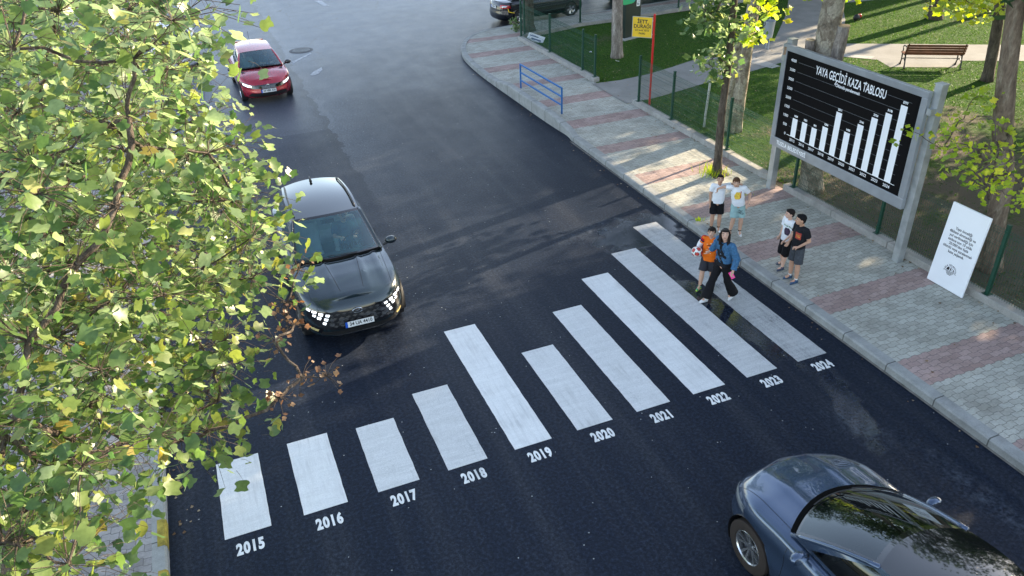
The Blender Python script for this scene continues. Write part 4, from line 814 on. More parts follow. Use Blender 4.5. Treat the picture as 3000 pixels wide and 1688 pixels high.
for k,yy in enumerate((2.02,1.68,1.33)):
    mb=MB(); mb.M=Mc; mb.box((.28+.0*k,yy,-.006),(.2,.24,.006)); pn=mb.build('pictogram_plate',WHITEP,sc)
    mb=MB(); mb.M=Mc@Matrix.Translation((.28,yy,-.0015))
    if k==0: mb.box((0,.02,0),(.12,.03,.001),.2); mb.box((-.01,-.02,0),(.12,.03,.001),.2); mb.box((.05,-.01,0),(.02,.1,.001),.2)
    elif k==1: mb.box((-.03,0,0),(.09,.02,.001)); mb.box((-.03,.03,0),(.02,.06,.001),.5); mb.lathe([(.018,0),(.028,0)],16,c=(.045,.06,0)); mb.box((.04,-.02,0),(.02,.1,.001),-.6)
    else: mb.lathe([(.02,0),(.035,0)],16,c=(.03,.05,0)); mb.box((-.04,-.03,0),(.06,.09,.001)); mb.box((.03,-.05,0),(.05,.05,.001),.7)
    mb.build('pictogram',mat('picto_blue',(.1,.16,.25),.5,var=0),pn)
STEEL=mat('bin_steel',(.42,.46,.52),.35,metal=.5,var=.1)
bn=root('litter_bin',(21.25,17.25,.16),'grey hanging litter bin on a double post beside the path','litter bin',rz=-.4)
MB().tube([(0,0,0),(0,0,1.25)],.032,10).tube([(.02,-.26,0),(.02,-.26,.75)],.028,8).build('post',STEEL,bn,sm=40)
mb=MB(); mb.lathe([(.001,.42),(.17,.42),(.215,1.02),(.225,1.02),(.225,1.06),(.205,1.06),(.2,.98),(.16,.45),(.001,.45)],28,c=(-.02,.0-.13,0)); mb.build('bucket',STEEL,bn,sm=40)
WOOD=mat('bench_wood',(.16,.055,.03),.5,var=.3,scale=5); IRON=mat('cast_iron',(.012,.013,.013),.4,var=.1)
def bench(x,y,z,rz,label,L=1.95):
    b=root('park_bench',(x,y,z),label,'bench',rz=rz)
    mb=MB()
    for k in range(4): mb.box((0,.02+k*.1,.45),(L,.085,.03))
    o=mb.build('seat',WOOD,b); bevel(o,.006,1)
    mb=MB(); Rb=Matrix.Rotation(-.28,3,'X')
    for k in range(4): mb.box((0,.43+k*.03,.52+k*.09),(L,.022,.08),R=Rb)
    o=mb.build('backrest',WOOD,b); bevel(o,.005,1)
    for s in (-1,1):
        x_=s*(L/2-.06); mb=MB()
        mb.tube([(x_,.5,.02),(x_,.46,.22),(x_,.38,.42),(x_,.42,.55),(x_,.54,.86)],[.03,.022,.026,.024,.02],8); mb.tube([(x_,-.06,.02),(x_,.02,.2),(x_,-.02,.42)],[.03,.022,.025],8)
        mb.tube([(x_,-.02,.43),(x_,.2,.41),(x_,.4,.42)],.022,8); mb.tube([(x_,.46,.68),(x_,.25,.7),(x_,.02,.68),(x_,-.05,.62),(x_,.0,.58),(x_,-.02,.45)],.02,8); mb.tube([(x_,.0,.18),(x_,.24,.3),(x_,.48,.2)],.016,8)
        for c in ((x_,-.08,.02),(x_,.54,.02)): mb.box(c,(.06,.1,.03))
        mb.build('side_frame',IRON,b,sm=50)
    MB().tube([(-L/2+.06,.24,.3),(L/2-.06,.24,.3)],.012,8).build('stretcher',IRON,b)
bench(24.66,12.68,.165,math.atan2(-.62,1)+PI,'park bench with brown slats and black cast iron ends')
# loose things
gp_=root('leaning_stake',(14.2,11.0,.15),'thin pale stake standing askew on the lawn behind the fence','stake',rot=(0,.05,0)); MB().box((0,0,.75),(.06,.03,1.5)).build('stake',mat('pale_metal',(.5,.52,.5),.5,var=.2),gp_)
def paper(x,y,z,s,label,rx=.0,seed=0):
    rg=random.Random(seed); P=[[(i*s/4-s/2,j*s/5-s/2,rg.uniform(0,.25)*s) for j in range(4)] for i in range(5)]
    o=MB().grid(P).build('paper_scrap',mat('paper',(.75,.76,.76),.7,var=.05),sm=0,loc=(x,y,z),rot=(rx,0,seed)); put(o,label,'litter','paper scraps on the grass'); 
paper(15.0,19.9,.2,.14,'crumpled white paper scrap on the grass behind the corner fence',0,1); paper(15.3,18.3,.2,.16,'white paper strip on the grass left of the pale trunk',.6,2); paper(17.0,15.9,.19,.12,'small white scrap at the edge of the park path',0,3)
sg=root('fallen_sign',(13.9,22.6,.3),'small white printed board lying behind the corner fence','sign',rot=(.9,.2,-.9)); MB().box((0,0,0),(.75,.3,.012)).build('board',WHITEP,sg); MB().box((-.1,.05,.008),(.4,.05,.003)).box((.05,-.06,.008),(.45,.06,.003)).build('faded_print',mat('ink_blue',(.1,.13,.25),.5,var=.4),sg)
standin=root('standin',(27.3,19.0,.165),'small black and red bag for a half hidden figure on the path beyond the thick trunk','standin'); MB().ball((0,0,.13),(.17,.11,.14)).build('body',INK,standin,sm=0); MB().ball((.14,.0,.18),(.09,.1,.1)).build('red_part',REDP,standin,sm=0)  # small shape made up in place of a half hidden figure
ED=1
# ================================================================ CARS
def carpaint(name,c,metal=.5,rough=.28):
    m,nt,b,o=newmat(name); co=objco(nt); b.inputs['Base Color'].default_value=lin(c); b.inputs['Metallic'].default_value=metal; b.inputs['Roughness'].default_value=rough
    b.inputs['Coat Weight'].default_value=1; b.inputs['Coat Roughness'].default_value=.03
    n=noise(nt,co,3,5,.6); r=N(nt,'ShaderNodeMapRange'); nt.links.new(n,r.inputs[0]); r.inputs[3].default_value=rough*.8; r.inputs[4].default_value=rough*1.35; nt.links.new(r.outputs[0],b.inputs['Roughness'])
    return m
def glassmat(name,tint,refl=1.0,haze=(.05,.25,.33),hz=.13):  # teal diffuse share paints the lit haze of the windscreen
    m,nt,b,o=newmat(name); nt.nodes.remove(b)
    t0=N(nt,'ShaderNodeBsdfTransparent'); t0.inputs[0].default_value=lin(tint); df=N(nt,'ShaderNodeBsdfDiffuse'); df.inputs[0].default_value=lin(haze); t=N(nt,'ShaderNodeMixShader'); t.inputs[0].default_value=hz; nt.links.new(t0.outputs[0],t.inputs[1]); nt.links.new(df.outputs[0],t.inputs[2]); g=N(nt,'ShaderNodeBsdfGlossy'); g.inputs['Roughness'].default_value=.015; g.inputs['Color'].default_value=(.9,.97,1,1)
    f=N(nt,'ShaderNodeFresnel'); f.inputs[0].default_value=1.52; mx=N(nt,'ShaderNodeMixShader'); k=math_(nt,'MULTIPLY',f.outputs[0],1.6*refl,clamp=True); nt.links.new(k,mx.inputs[0]); nt.links.new(t.outputs[0],mx.inputs[1]); nt.links.new(g.outputs[0],mx.inputs[2]); nt.links.new(mx.outputs[0],o.inputs[0]); return m
GL_W=glassmat('windscreen_glass',(.62,.82,.86)); GL_S=glassmat('side_glass',(.5,.58,.6)); GL_D=glassmat('privacy_glass',(.12,.15,.16),1.0,(.01,.012,.015),.1)
BLK=mat('black_plastic',(.012,.012,.013),.45,var=.1); GBLK=mat('gloss_black',(.006,.006,.007),.08,var=0,coat=1); TYRE=mat('tyre_rubber',(.018,.017,.017),.8,var=.25,scale=20); TYREB=mat('dusty_tyre',(.022,.015,.012),.85,var=.3,scale=12)
ALU=mat('alloy',(.55,.56,.58),.25,metal=.9,var=.05); ALUD=mat('alloy_dark',(.08,.08,.085),.3,metal=.8,var=.05); SEATM=mat('seat_fabric',(.07,.075,.08),.8,var=.15); SEATL=mat('seat_light',(.45,.47,.46),.7,var=.1); DASH=mat('dash',(.02,.021,.024),.6,var=.1)
LAMP=mat('lamp_lit',(.9,.95,1),.2,var=0,emit=(.93,.97,1.0),es=.55); LAMPG=mat('lamp_lens',(.35,.38,.4),.06,var=0,coat=1,metal=.4); TAIL=mat('tail_red',(.42,.01,.012),.12,var=0,coat=1); PLATE=mat('plate_white',(.72,.73,.74),.4,var=0); EUB=mat('plate_blue',(.01,.09,.5),.4,var=0); SEAM=mat('panel_gap',(.004,.004,.004),.6,var=0); CHROME=mat('chrome',(.7,.72,.74),.12,metal=1,var=0); AMBER=mat('fog_lamp',(.55,.45,.2),.2,var=0)
def interp(tab,x):
    if x<=tab[0][0]: return tab[0][1]
    for (a_,b_),(c,d) in zip(tab,tab[1:]):
        if x<=c:
            t=(x-a_)/(c-a_); t=t*t*(3-2*t)*.5+t*.5; return b_+(d-b_)*t
    return tab[-1][1]
def make_car(S,loc,rz,label,group=None):
    L,W=S['L'],S['W']; rt=root(S.get('name','parked_car'),loc,label,S.get('cat','car'),rz,group)
    F0=L/2; R0=-L/2; hw=W/2; xf=F0-S['foh']; xr=xf-S['wb']; rw=S['rw']; ra=rw+.055
    top=S['top']      # list (x, z) of shoulder / bonnet edge from rear to front
    cen=S['cen']      # extra height of the centre line over the shoulder
    prof=S['prof']    # (t, dx front, dx rear, width factor)
    paint=S['paint']; nf,nr=S.get('nf',2.6),S.get('nr',3.4); xa=F0-S.get('fr',.95); xb=R0+S.get('rr',.55)
    def pl(t,k): return interp([(p[0],p[k]) for p in prof],t)
    q1=[PI/2*i/44 for i in range(45)]; ns=int((xa-xb)/.035); q3=[PI/2*i/18 for i in range(19)]
    def ring(t):
        ff=F0+pl(t,1); rr=R0+pl(t,2); w_=hw*pl(t,3); P=[]
        for a_ in q1: P.append((xa+(ff-xa)*max(0,math.cos(a_))**(2/nf),w_*max(0,math.sin(a_))**(2/nf)))
        for i in range(1,ns): P.append((xa+(xb-xa)*i/ns,w_))
        for a_ in q3[::-1]: P.append((xb+(rr-xb)*max(0,math.cos(a_))**(2/nr),w_*max(0,math.sin(a_))**(2/nr)))
        out=[]
        for x,y in P:
            wt=interp(S.get('wx',[(R0,.95),(xr,1.0),(0,.985),(xf,1.0),(F0,.93)]),x)
            out.append([x,y*wt])
        return out
    nt_=24; rows=[]
    for i in range(nt_+1):
        t=i/nt_; r_=ring(t); rows.append([(x,y,S['zb']+t*(interp(top,x)-S['zb'])) for x,y in r_])
    def inarch(x,z): 
        for wx in (xf,xr):
            if (x-wx)**2+(z-rw)**2<ra*ra: return wx
        return None
    # lower shell (both sides)
    body=MB(); nrow=len(rows[0])
    for sgn in (1,-1):
        V=[];
        for r_ in rows:
            for (x,y,z) in r_:
                if y>hw*.72:
                    for wx in (xf,xr):
                        d=math.hypot(x-wx,z-rw)
                        if ra*.86<d<ra: x,z=wx+(x-wx)*ra/d,rw+(z-rw)*ra/d
                V.append((x,y*sgn,z))
        Fc=[]
        for i in range(nt_):
            for j in range(nrow-1):
                ids=(i*nrow+j,i*nrow+j+1,(i+1)*nrow+j+1,(i+1)*nrow+j); c=sum((Vector(V[k]) for k in ids),Vector())/4
                if abs(c.y)>hw*.72 and inarch(c.x,c.z) is not None and min(math.hypot(c.x-xf,c.z-rw),math.hypot(c.x-xr,c.z-rw))<ra*.985: continue
                Fc.append(ids if sgn>0 else ids[::-1])
        body.add(V,Fc)
    # cap: bonnet and boot
    A=S['A']; D=S['D']; At=S['At']; Dt=S['Dt']   # (x, halfwidth, z)
    ncap=14; topr=rows[-1]; cap=[]
    for (x,y,z) in topr:
        row=[]
        for k in range(2*ncap+1):
            u=1-k/ncap; zz=z+interp(cen,x)*(1-abs(u)**2.4)
            if 'crease' in S:
                for cy,ch,cw in S['crease']:
                    if x>A[0]-.1: zz+=ch*math.exp(-((abs(u)*y-cy)/cw)**2)*min(1,max(0,(F0-.15-x)/.5))
            row.append((x,y*u,zz))
        cap.append(row)
    V=[p for r_ in cap for p in r_]; m_=2*ncap+1; Fc=[]
    for i in range(len(cap)-1):
        for j in range(m_-1):
            ids=(i*m_+j,i*m_+j+1,(i+1)*m_+j+1,(i+1)*m_+j); c=sum((Vector(V[k]) for k in ids),Vector())/4
            if D[0]+.12<c.x<A[0]-.02 and abs(c.y)<A[1]-.07: continue
            Fc.append(ids)
    body.add(V,Fc)
    ob=body.build('body',paint,rt,sm=38,merge=.0015)
    bm=bmesh.new(); bm.from_mesh(ob.data); bvh=BVHTree.FromBMesh(bm); bm.free()
    def cast(P,dr):
        d=Vector(dr); h=bvh.ray_cast(Vector(P)-d*6,d)[0]
        return h
    def patch(name,top_,bot,m,off=.004,n=14,k=6,dr=(-1,0,0),par=None,both=False,smo=0):
        """surface patch between two polylines given in the plane across dr, laid on the body"""
        def seg(l,t):
            f=t*(len(l)-1); i=min(int(f),len(l)-2); return Vector(l[i]).lerp(Vector(l[i+1]),f-i)
        res=[]
        for s in ((1,-1) if both else (1,)):
            G=[]
            for i in range(n+1):
                row=[]
                for j in range(k+1):
                    p=seg(top_,i/n).lerp(seg(bot,i/n),j/k)
                    if dr[0]: P=Vector((0,p[0]*s,p[1]))
                    elif dr[1]: P=Vector((p[0],0,p[1]))
                    else: P=Vector((p[0],p[1]*s,0))
                    dd=Vector(dr) if not dr[1] else Vector((0,dr[1]*s,0))
                    h=cast(P,dd)
                    if h is None: h=row[-1]+dd*off if row else (Vector(G[-1][j])+dd*off if G else P)
                    row.append(h-dd*off)
                G.append([tuple(v) for v in row])
            mb=MB().grid(G); o=mb.build(name,m,par or rt,sm=smo); res.append(o)
        return res
    def seam(pts,dr,wd=.006,m=None,both=True,name='panel_gap',off=.002):
        for s in ((1,-1) if both else (1,)):
            H=[]
            for p0,p1 in zip(pts,pts[1:]):
                n=max(2,int((Vector(p1)-Vector(p0)).length/.05))
                for i in range(n): H.append(Vector(p0).lerp(Vector(p1),i/n))
            H.append(Vector(pts[-1])); Q=[]
            for p in H:
                p=Vector((p.x,p.y*s,p.z)); dd=Vector(dr) if not dr[1] else Vector((0,dr[1]*s,0)); 
                q=p.copy()
                if dr[2]: q.z=0
                elif dr[1]: q.y=0
                else: q.x=0
                h=cast(q,dd)
                if h is not None: Q.append((h-dd*off,dd))
            G=[]
            for i,(h,dd) in enumerate(Q):
                t=(Q[min(i+1,len(Q)-1)][0]-Q[max(i-1,0)][0]).normalized(); sd_=t.cross(dd).normalized()*wd/2; G.append([tuple(h-sd_),tuple(h+sd_)])
            if len(G)>1: MB().grid(G).build(name,m or SEAM,ob)
    # greenhouse ------------------------------------------------
    cw=S.get('crown',.045); bA=S.get('bA',.16); bAt=S.get('bAt',.1); bD=S.get('bD',.1); railh=S.get('rail',.05)
    def lerp(a_,b_,t): return a_+(b_-a_)*t
    def wind(s,t):
        c=1-s*s; x=lerp(A[0],At[0],t)+c*lerp(bA,bAt,t); y=s*lerp(A[1],At[1],t); z=lerp(A[2],At[2],t)+c*cw*t+S.get('wbulge',.03)*math.sin(PI*t)+c*lerp(interp(cen,A[0])*1.0,0,t); return (x,y,z)
    def rearw(s,t):
        c=1-s*s; x=lerp(D[0],Dt[0],t)-c*bD; y=s*lerp(D[1],Dt[1],t); z=lerp(D[2],Dt[2],t)+c*cw*t+.02*math.sin(PI*t); return (x,y,z)
    def rail(s): x=lerp(At[0],Dt[0],s); y=lerp(At[1],Dt[1],s)+.03*math.sin(PI*s); z=lerp(At[2],Dt[2],s)+railh*math.sin(PI*s); return x,y,z
    def belt(s): x=lerp(A[0],D[0],s); y=lerp(A[1],D[1],s)+.035*math.sin(PI*s); z=lerp(A[2],D[2],s); return x,y,z
    def side(s,t,sg): a_=belt(s);b_=rail(s); return (lerp(a_[0],b_[0],t),sg*(lerp(a_[1],b_[1],t)+.02*math.sin(PI*t)),lerp(a_[2],b_[2],t)+(0 if 0<s<1 else 0)+S.get('wbulge',.03)*math.sin(PI*t)*(1-s))
    def roof(s,u):
        x,y,z=rail(s); c=1-u*u; return (x+c*lerp(bAt,-bD,s),y*u,z+c*cw)
    def gridm(fn,a_,b_,us,vs): return [[fn(lerp(us[0],us[1],i/a_),lerp(vs[0],vs[1],j/b_)) for j in range(b_+1)] for i in range(a_+1)]
    RP=S.get('roof',paint)
    MB().grid(gridm(roof,18,16,(0,1),(-1,1))).build('roof',RP,rt,sm=0)
    fr=MB(); 
    # windscreen surround and glass
    n1,n2=28,16; gi=MB(); Gd=gridm(wind,n1,n2,(-1,1),(0,1)); 
    def split(Gd,test,a_,b_):
        for i in range(len(Gd)-1):
            for j in range(len(Gd[0])-1):
                q=[Gd[i][j],Gd[i+1][j],Gd[i+1][j+1],Gd[i][j+1]]; (a_ if test((i+.5)/(len(Gd)-1),(j+.5)/(len(Gd[0])-1)) else b_).add(q,[(0,1,2,3)])
    pil=MB(); split(Gd,lambda u,v:.03<u<.97 and .05<v<.95,gi,pil)
    gi.build('windscreen',S.get('wglass',GL_W),rt,sm=0,merge=.0005); pil.build('windscreen_surround',GBLK,rt,sm=0,merge=.0005)
    gi=MB();pil=MB(); split(gridm(rearw,20,12,(-1,1),(0,1)),lambda u,v:.08<u<.92 and .1<v<.85,gi,pil)
    gi.build('rear_window',GL_D,rt,sm=0,merge=.0005); pil.build('tailgate_frame',paint,rt,sm=0,merge=.0005)
    bp=S.get('bp',.48)
    for sg in (1,-1):
        gi=MB();pil=MB();pb_=MB(); Gd=[[side(i/40,j/14,sg) for j in range(15)] for i in range(41)]
        for i in range(40):
            for j in range(14):
                u,v=(i+.5)/40,(j+.5)/14; q=[Gd[i][j],Gd[i+1][j],Gd[i+1][j+1],Gd[i][j+1]]
                win=.07<u<S.get('we',.9) and .04<v<.88
                t_=gi if win and not (abs(u-bp)<.022) else (pb_ if win else pil)
                t_.add(q,[(0,1,2,3)])
        gi.build('side_window',S.get('sglass',GL_D),rt,sm=0,merge=.0005); pil.build('side_frame',S.get('framem',paint),rt,sm=0,merge=.0005); pb_.build('pillar',GBLK,rt,sm=0,merge=.0005)
        # A pillar and drip rail
        PA=[Vector(wind(sg,t/8)) for t in range(9)]; MB().tube([tuple(p+Vector((0,0,-.004))) for p in PA],[.032]*9,8).build('pillar',RP if S.get('roofpil') else paint,rt,sm=0)
        if S.get('rails'):
            MB().tube([tuple(Vector((roof(s,.9*sg)))+Vector((0,0,.03 if .06<s<.94 else 0))) for s in (.04,.1,.3,.5,.7,.9,.96)],.016,8).build('roof_rail',S['rails'],rt,sm=0)
    # interior --------------------------------------------------
    zf=S.get('zfloor',.42); mb=MB(); x0,x1=D[0]+.15,A[0]+.25; wi=A[1]-.06
    mb.grid([[(x0,-wi,zf),(x1,-wi,zf)],[(x0,wi,zf),(x1,wi,zf)]]); 
    for sg in (1,-1): mb.grid([[(x0,sg*wi,zf),(x1,sg*wi,zf)],[(x0,sg*wi,A[2]-.01),(x1,sg*wi,A[2]-.01)]])
    mb.grid([[(x0,-wi,zf),(x0,wi,zf)],[(x0,-wi,D[2]-.02),(x0,wi,D[2]-.02)]]); mb.build('cabin',DASH,rt)
    xd=A[0]-.32
    mb=MB(); P=[]
    for (dx,z) in ((.62,A[2]-.02),(.2,A[2]-.0),(.0,A[2]-.03),(-.06,A[2]-.12),(-.03,A[2]-.4)): P.append([(xd+dx+.06*math.cos(y*1.4),y,z+.015*math.cos(y*3)) for y in [(-1+2*i/12)*wi for i in range(13)]])
    mb.grid(P).build('dashboard',DASH,rt,sm=0)
    xs=xd-.62; sm_=S.get('seat',SEATM)
    for sy in (.37,-.37):
        mb=MB(); Rb=Matrix.Rotation(-.32,3,'Y')
        mb.box((xs-.02,sy,zf+.2),(.5,.5,.16)); mb.box((xs-.33,sy,zf+.52),(.14,.48,.62),R=Rb); mb.box((xs-.43,sy,zf+.92),(.1,.26,.18),R=Rb); o=mb.build('seat',sm_,rt); bevel(o,.05,3)
    mb=MB(); Rb=Matrix.Rotation(-.35,3,'Y'); mb.box((xs-.95,0,zf+.2),(.45,1.2,.16)); mb.box((xs-1.22,0,zf+.48),(.14,1.22,.55),R=Rb); o=mb.build('seat',sm_,rt); bevel(o,.05,3)
    Mw=Matrix.Translation((xd-.12,.37,A[2]-.02))@Matrix.Rotation(math.radians(68),4,'Y'); mb=MB(); mb.M=Mw
    mb.tube([(.18*math.cos(2*PI*i/20),.18*math.sin(2*PI*i/20),0) for i in range(21)],.014,6,cap=False); mb.box((0,0,0),(.34,.05,.02)); mb.box((-.08,0,0),(.16,.04,.02)); mb.build('steering_wheel',BLK,rt)
    Vm=wind(0,.86); MB().box((Vm[0]-.09,0,Vm[2]-.07),(.04,.24,.07)).build('rear_view_mirror',BLK,rt)
    # wheels ----------------------------------------------------
    tm=S.get('tyre',TYRE); sp=S.get('spokes',5); am=S.get('alloy',ALU)
    for wx,yaw in ((xf,S.get('steer',0)),(xr,0)):
        for sg in (1,-1):
            t_=bpy.data.objects.new('wheel',None)
            prof_=[(rw*.62,-.10),(rw*.9,-.11),(rw*.985,-.095),(rw,-.05),(rw,.05),(rw*.985,.095),(rw*.9,.11),(rw*.66,.105),(rw*.64,.09)]
            mb=MB().lathe(prof_,40,'Y'); wo=mb.build('wheel',tm,rt,sm=35); wo.location=(wx,sg*(hw-.115),rw); wo.rotation_euler=(0,0,yaw if sg>0 else yaw+PI)
            bpy.data.objects.remove(t_)
            mb=MB(); rr=rw*.66
            mb.lathe([(rr,.088),(rr*.95,.1),(rr*.9,.085),(rr*.9,-.06)],36,'Y'); mb.lathe([(.001,.06),(.05,.06),(.055,.03)],16,'Y')
            for k in range(sp):
                a0=2*PI*k/sp
                for da in S.get('dbl',(-.09,.09)):
                    a1=a0+da*1.9; c0=Vector((math.cos(a0)*.03,.055,math.sin(a0)*.03)); c1=Vector((math.cos(a1)*rr*.93,.085,math.sin(a1)*rr*.93)); 
                    d=c1-c0; tq=d.cross(Vector((0,1,0))).normalized(); w0,w1=rr*S.get('sw',.075),rr*S.get('sw',.075)*1.5
                    vs_=[c0-tq*w0,c0+tq*w0,c1+tq*w1,c1-tq*w1]; mb.add([tuple(v) for v in vs_]+[tuple(v-Vector((0,.03,0))) for v in vs_],[(0,1,2,3),(0,1,5,4),(2,3,7,6),(1,2,6,5),(3,0,4,7)])
            mb.build('rim',am,wo,sm=30)
            MB().lathe([(.02,.02),(rw*.5,.02),(rw*.5,0)],24,'Y').lathe([(.001,-.02),(rr,-.02)],24,'Y').build('brake_disc',ALUD,wo)
    # wells and underbody
    mb=MB()
    for wx in (xf,xr):
        for sg in (1,-1):
            arc=[(wx+ra*math.cos(a_),rw+ra*math.sin(a_)) for a_ in np.linspace(-.5,PI+.5,22)]
            mb.grid([[(x,sg*(hw*interp(S.get('wx',[(R0,.95),(xr,1.0),(0,.985),(xf,1.0),(F0,.93)]),wx)-.03),z) for x,z in arc],[(x,sg*(hw-.34),z) for x,z in arc]])
            mb.add([(x,sg*(hw-.34),z) for x,z in arc],[tuple(range(len(arc)))])
    mb.box((0,0,.3),(L-.5,W-.72,.16)); mb.box((lerp(xf,xr,.5),0,.3),(S['wb']-2*ra-.02,W-.12,.14)); mb.build('underbody',BLK,rt)
    if S.get('clad'):
        for wx in (xf,xr):
            for sg in (1,-1):
                G=[]
                for a_ in np.linspace(-.25,PI+.25,26):
                    row=[]
                    for rr_ in (ra-.008,ra+.03,ra+.06):
                        x,z=wx+rr_*math.cos(a_),rw+rr_*math.sin(a_); h=cast((x,0,max(z,S['zb']+.02)),(0,-sg,0)); row.append((x,(h.y if h else sg*hw)+sg*.012,max(z,S['zb'])))
                    G.append(row)
                MB().grid(G).build('arch_trim',BLK,rt,sm=0)
    # mirrors
    mx,my,mz=S['mir']
    for sg in (1,-1):
        mb=MB(); mb.ball((mx,sg*(my+.02),mz),(.075,.115,.075),14,8)
        for i,v in enumerate(mb.v):
            if v[0]<mx-.045: mb.v[i]=(mx-.045,v[1],v[2])
        o=mb.build('door_mirror',S.get('mirm',paint),rt,sm=40)
        MB().tube([(mx+.02,sg*(my-.14),mz-.06),(mx,sg*(my-.02),mz-.03)],.025,8).build('mirror_arm',BLK,o)
        MB().ball((mx-.048,sg*(my+.02),mz),(.004,.09,.055),12,6).build('mirror_glass',CHROME,o)
    # standard gaps
    hx=A[0]+.03
    if S.get('seams',1):
        seam([(hx,A[1]-.04,0),(F0-.3,S.get('hoodw',.6),0),(F0-.13,S.get('hoodw',.6)-.12,0)],(0,0,-1))
        for xx in (A[0]-.08,lerp(A[0],D[0],bp),xr+.38): seam([(xx,0,S['zb']+.14),(xx,0,interp(top,xx)-.015)],(0,-1,0))
        seam([(A[0]-.08,0,S['zb']+.14),(xr+.38,0,S['zb']+.14)],(0,-1,0))
        for xx in (lerp(A[0],D[0],bp)+.16,xr+.5): patch('door_handle',[(xx-.09,.86),(xx+.09,.86)],[(xx-.09,.835),(xx+.09,.835)],S.get('mirm',paint),.03,6,2,(0,-1,0),both=True)
    # wipers
    for y0 in (.35,-.25):
        P=[Vector(wind(lerp(y0/A[1],(y0-.55)/A[1],t/6),.055+.03*t/6))+Vector((.02,0,.018)) for t in range(7)]; MB().tube([tuple(p) for p in P],.007,5).build('wiper',BLK,rt)
    cw_=MB(); G=[]
    for i in range(21):
        s=-1+2*i/20; x,y,z=wind(s,0.02); G.append([(x-.01,y,z+.012),(x+.06,y*1.0,z+.006)])
    cw_.grid(G).build('cowl',mat('cowl_black',(.004,.004,.004),.9,var=0,spec=.05),rt,sm=0)
    return rt,patch,seam,cast,wind,roof,ob
def plate(rt,p,txt,w_=.5,h=.11,tilt=0,face=1):
    mb=MB(); Mx=Matrix.Translation(p)@Matrix.Rotation(PI if face<0 else 0,4,'Z')@Matrix.Rotation(tilt,4,'Y')@basis((0,1,0),(0,0,1),(0,0,0))
    mb.M=Mx; mb.box((0,0,0),(w_+.02,h+.02,.01)); pb_=mb.build('number_plate',BLK,rt); mb=MB(); mb.M=Mx; mb.box((.018,0,.004),(w_-.04,h,.006)); mb.build('plate_face',PLATE,pb_)
    mb=MB(); mb.M=Mx; mb.box((-w_/2+.02,0,.0045),(.04,h,.006)); mb.build('plate_band',EUB,pb_)
    joinmesh('lettering',[textmesh(txt,.098,Mx@Matrix.Translation((.02,0,.0085)),xs=.82,ext=.0004,off=.002)],INK,pb_)
# --- grey SUV
SUVP=carpaint('paint_graphite',(.013,.026,.034),.25,.2)
SUV=dict(name='suv',L=4.5,W=1.86,foh=.9,wb=2.68,rw=.355,zb=.27,fr=.95,rr=.6,roof=GBLK,nf=3.5,nr=3.6,paint=SUVP,
 top=[(-2.25,1.02),(-1.6,1.08),(0,1.07),(.95,1.05),(1.5,1.02),(2.0,.95),(2.25,.88)],cen=[(-2.25,.02),(.6,.05),(1.2,.085),(1.9,.08),(2.2,.05)],
 prof=[(0,-.10,.09,.93),(.12,-.03,.03,.97),(.35,-.0,.0,1.0),(.55,-.02,.02,.985),(.8,-.05,.06,1.0),(.93,-.09,.1,.965),(1,-.16,.14,.925)],
 A=(.82,.8,1.08),At=(.0,.63,1.6),D=(-2.08,.76,1.1),Dt=(-1.66,.58,1.57),bA=.2,bAt=.13,mir=(.66,1.02,1.13),rails=BLK,clad=True,sglass=GL_S,seat=SEATL,crease=[(.3,.022,.035),(.62,.02,.05)],spokes=5,alloy=ALUD,hoodw=.7,steer=.05,we=.93)
def suv_front(S,rt,patch,seam,cast,F0):
    patch('grille',[(-.66,.75),(-.3,.8),(0,.81),(.3,.8),(.66,.75)],[(-.5,.46),(0,.43),(.5,.46)],GBLK,.006,24,8)
    gl=[o for o in rt.children if o.name.startswith('grille')][0]
    for j in range(4):
        for i in range(-5+j%2,6-j%2): 
            y=i*.115+(j%2)*.057; z=.74-j*.07; patch('grille_facet',[(y-.045,z),(y,z+.022),(y+.045,z)],[(y-.045,z-.001),(y,z-.024),(y+.045,z-.001)],ALUD,.016,4,1,par=gl)
    # jewel-like daytime lamps running outwards and up from the grille
    for s in (1,-1):
        hl=patch('headlight',[(s*.42,.77),(s*.6,.83),(s*.8,.87)],[(s*.56,.46),(s*.7,.56),(s*.82,.66)],GBLK,.009,14,8)[0]
        for k,(y,z,w_,h) in enumerate(((.5,.74,.08,.05),(.535,.67,.08,.055),(.57,.6,.07,.055),(.605,.765,.09,.065),(.64,.695,.08,.06),(.7,.8,.09,.055),(.71,.73,.06,.05),(.78,.82,.07,.055))):
            w_*=.8;h*=.78; patch('lamp',[(s*(y-w_/2),z+h/2-.006),(s*(y+w_/2),z+h/2+.006)],[(s*(y-w_/2+.02),z-h/2-.006),(s*(y+w_/2+.01),z-h/2+.006)],LAMP,.018,4,3,par=hl)
        fl=patch('headlight',[(s*.6,.5),(s*.84,.56)],[(s*.66,.38),(s*.84,.41)],GBLK,.008,8,5)[0]
        patch('lamp',[(s*.68,.475),(s*.8,.50)],[(s*.7,.42),(s*.8,.43)],AMBER,.014,5,4,par=fl)
    patch('skid_plate',[(-.5,.34),(.5,.34)],[(-.42,.285),(.42,.285)],ALU,.008,16,2); patch('lower_grille',[(-.72,.43),(.72,.43)],[(-.66,.35),(.66,.35)],BLK,.007,18,3)
    h=cast((0,0,.73),(-1,0,0)); mb=MB(); mb.tube([(h.x+.02,.085*math.cos(t),.745+.045*math.sin(t)) for t in np.linspace(0,2*PI,20)],.008,6,cap=False); mb.tube([(h.x+.022,.035,.78),(h.x+.022,.03,.745),(h.x+.022,-.03,.745),(h.x+.022,-.035,.71)],.008,6); mb.build('badge',CHROME,rt)
    plate(rt,(cast((0,0,.5),(-1,0,0)).x+.02,0,.53),'34 UA 4410')
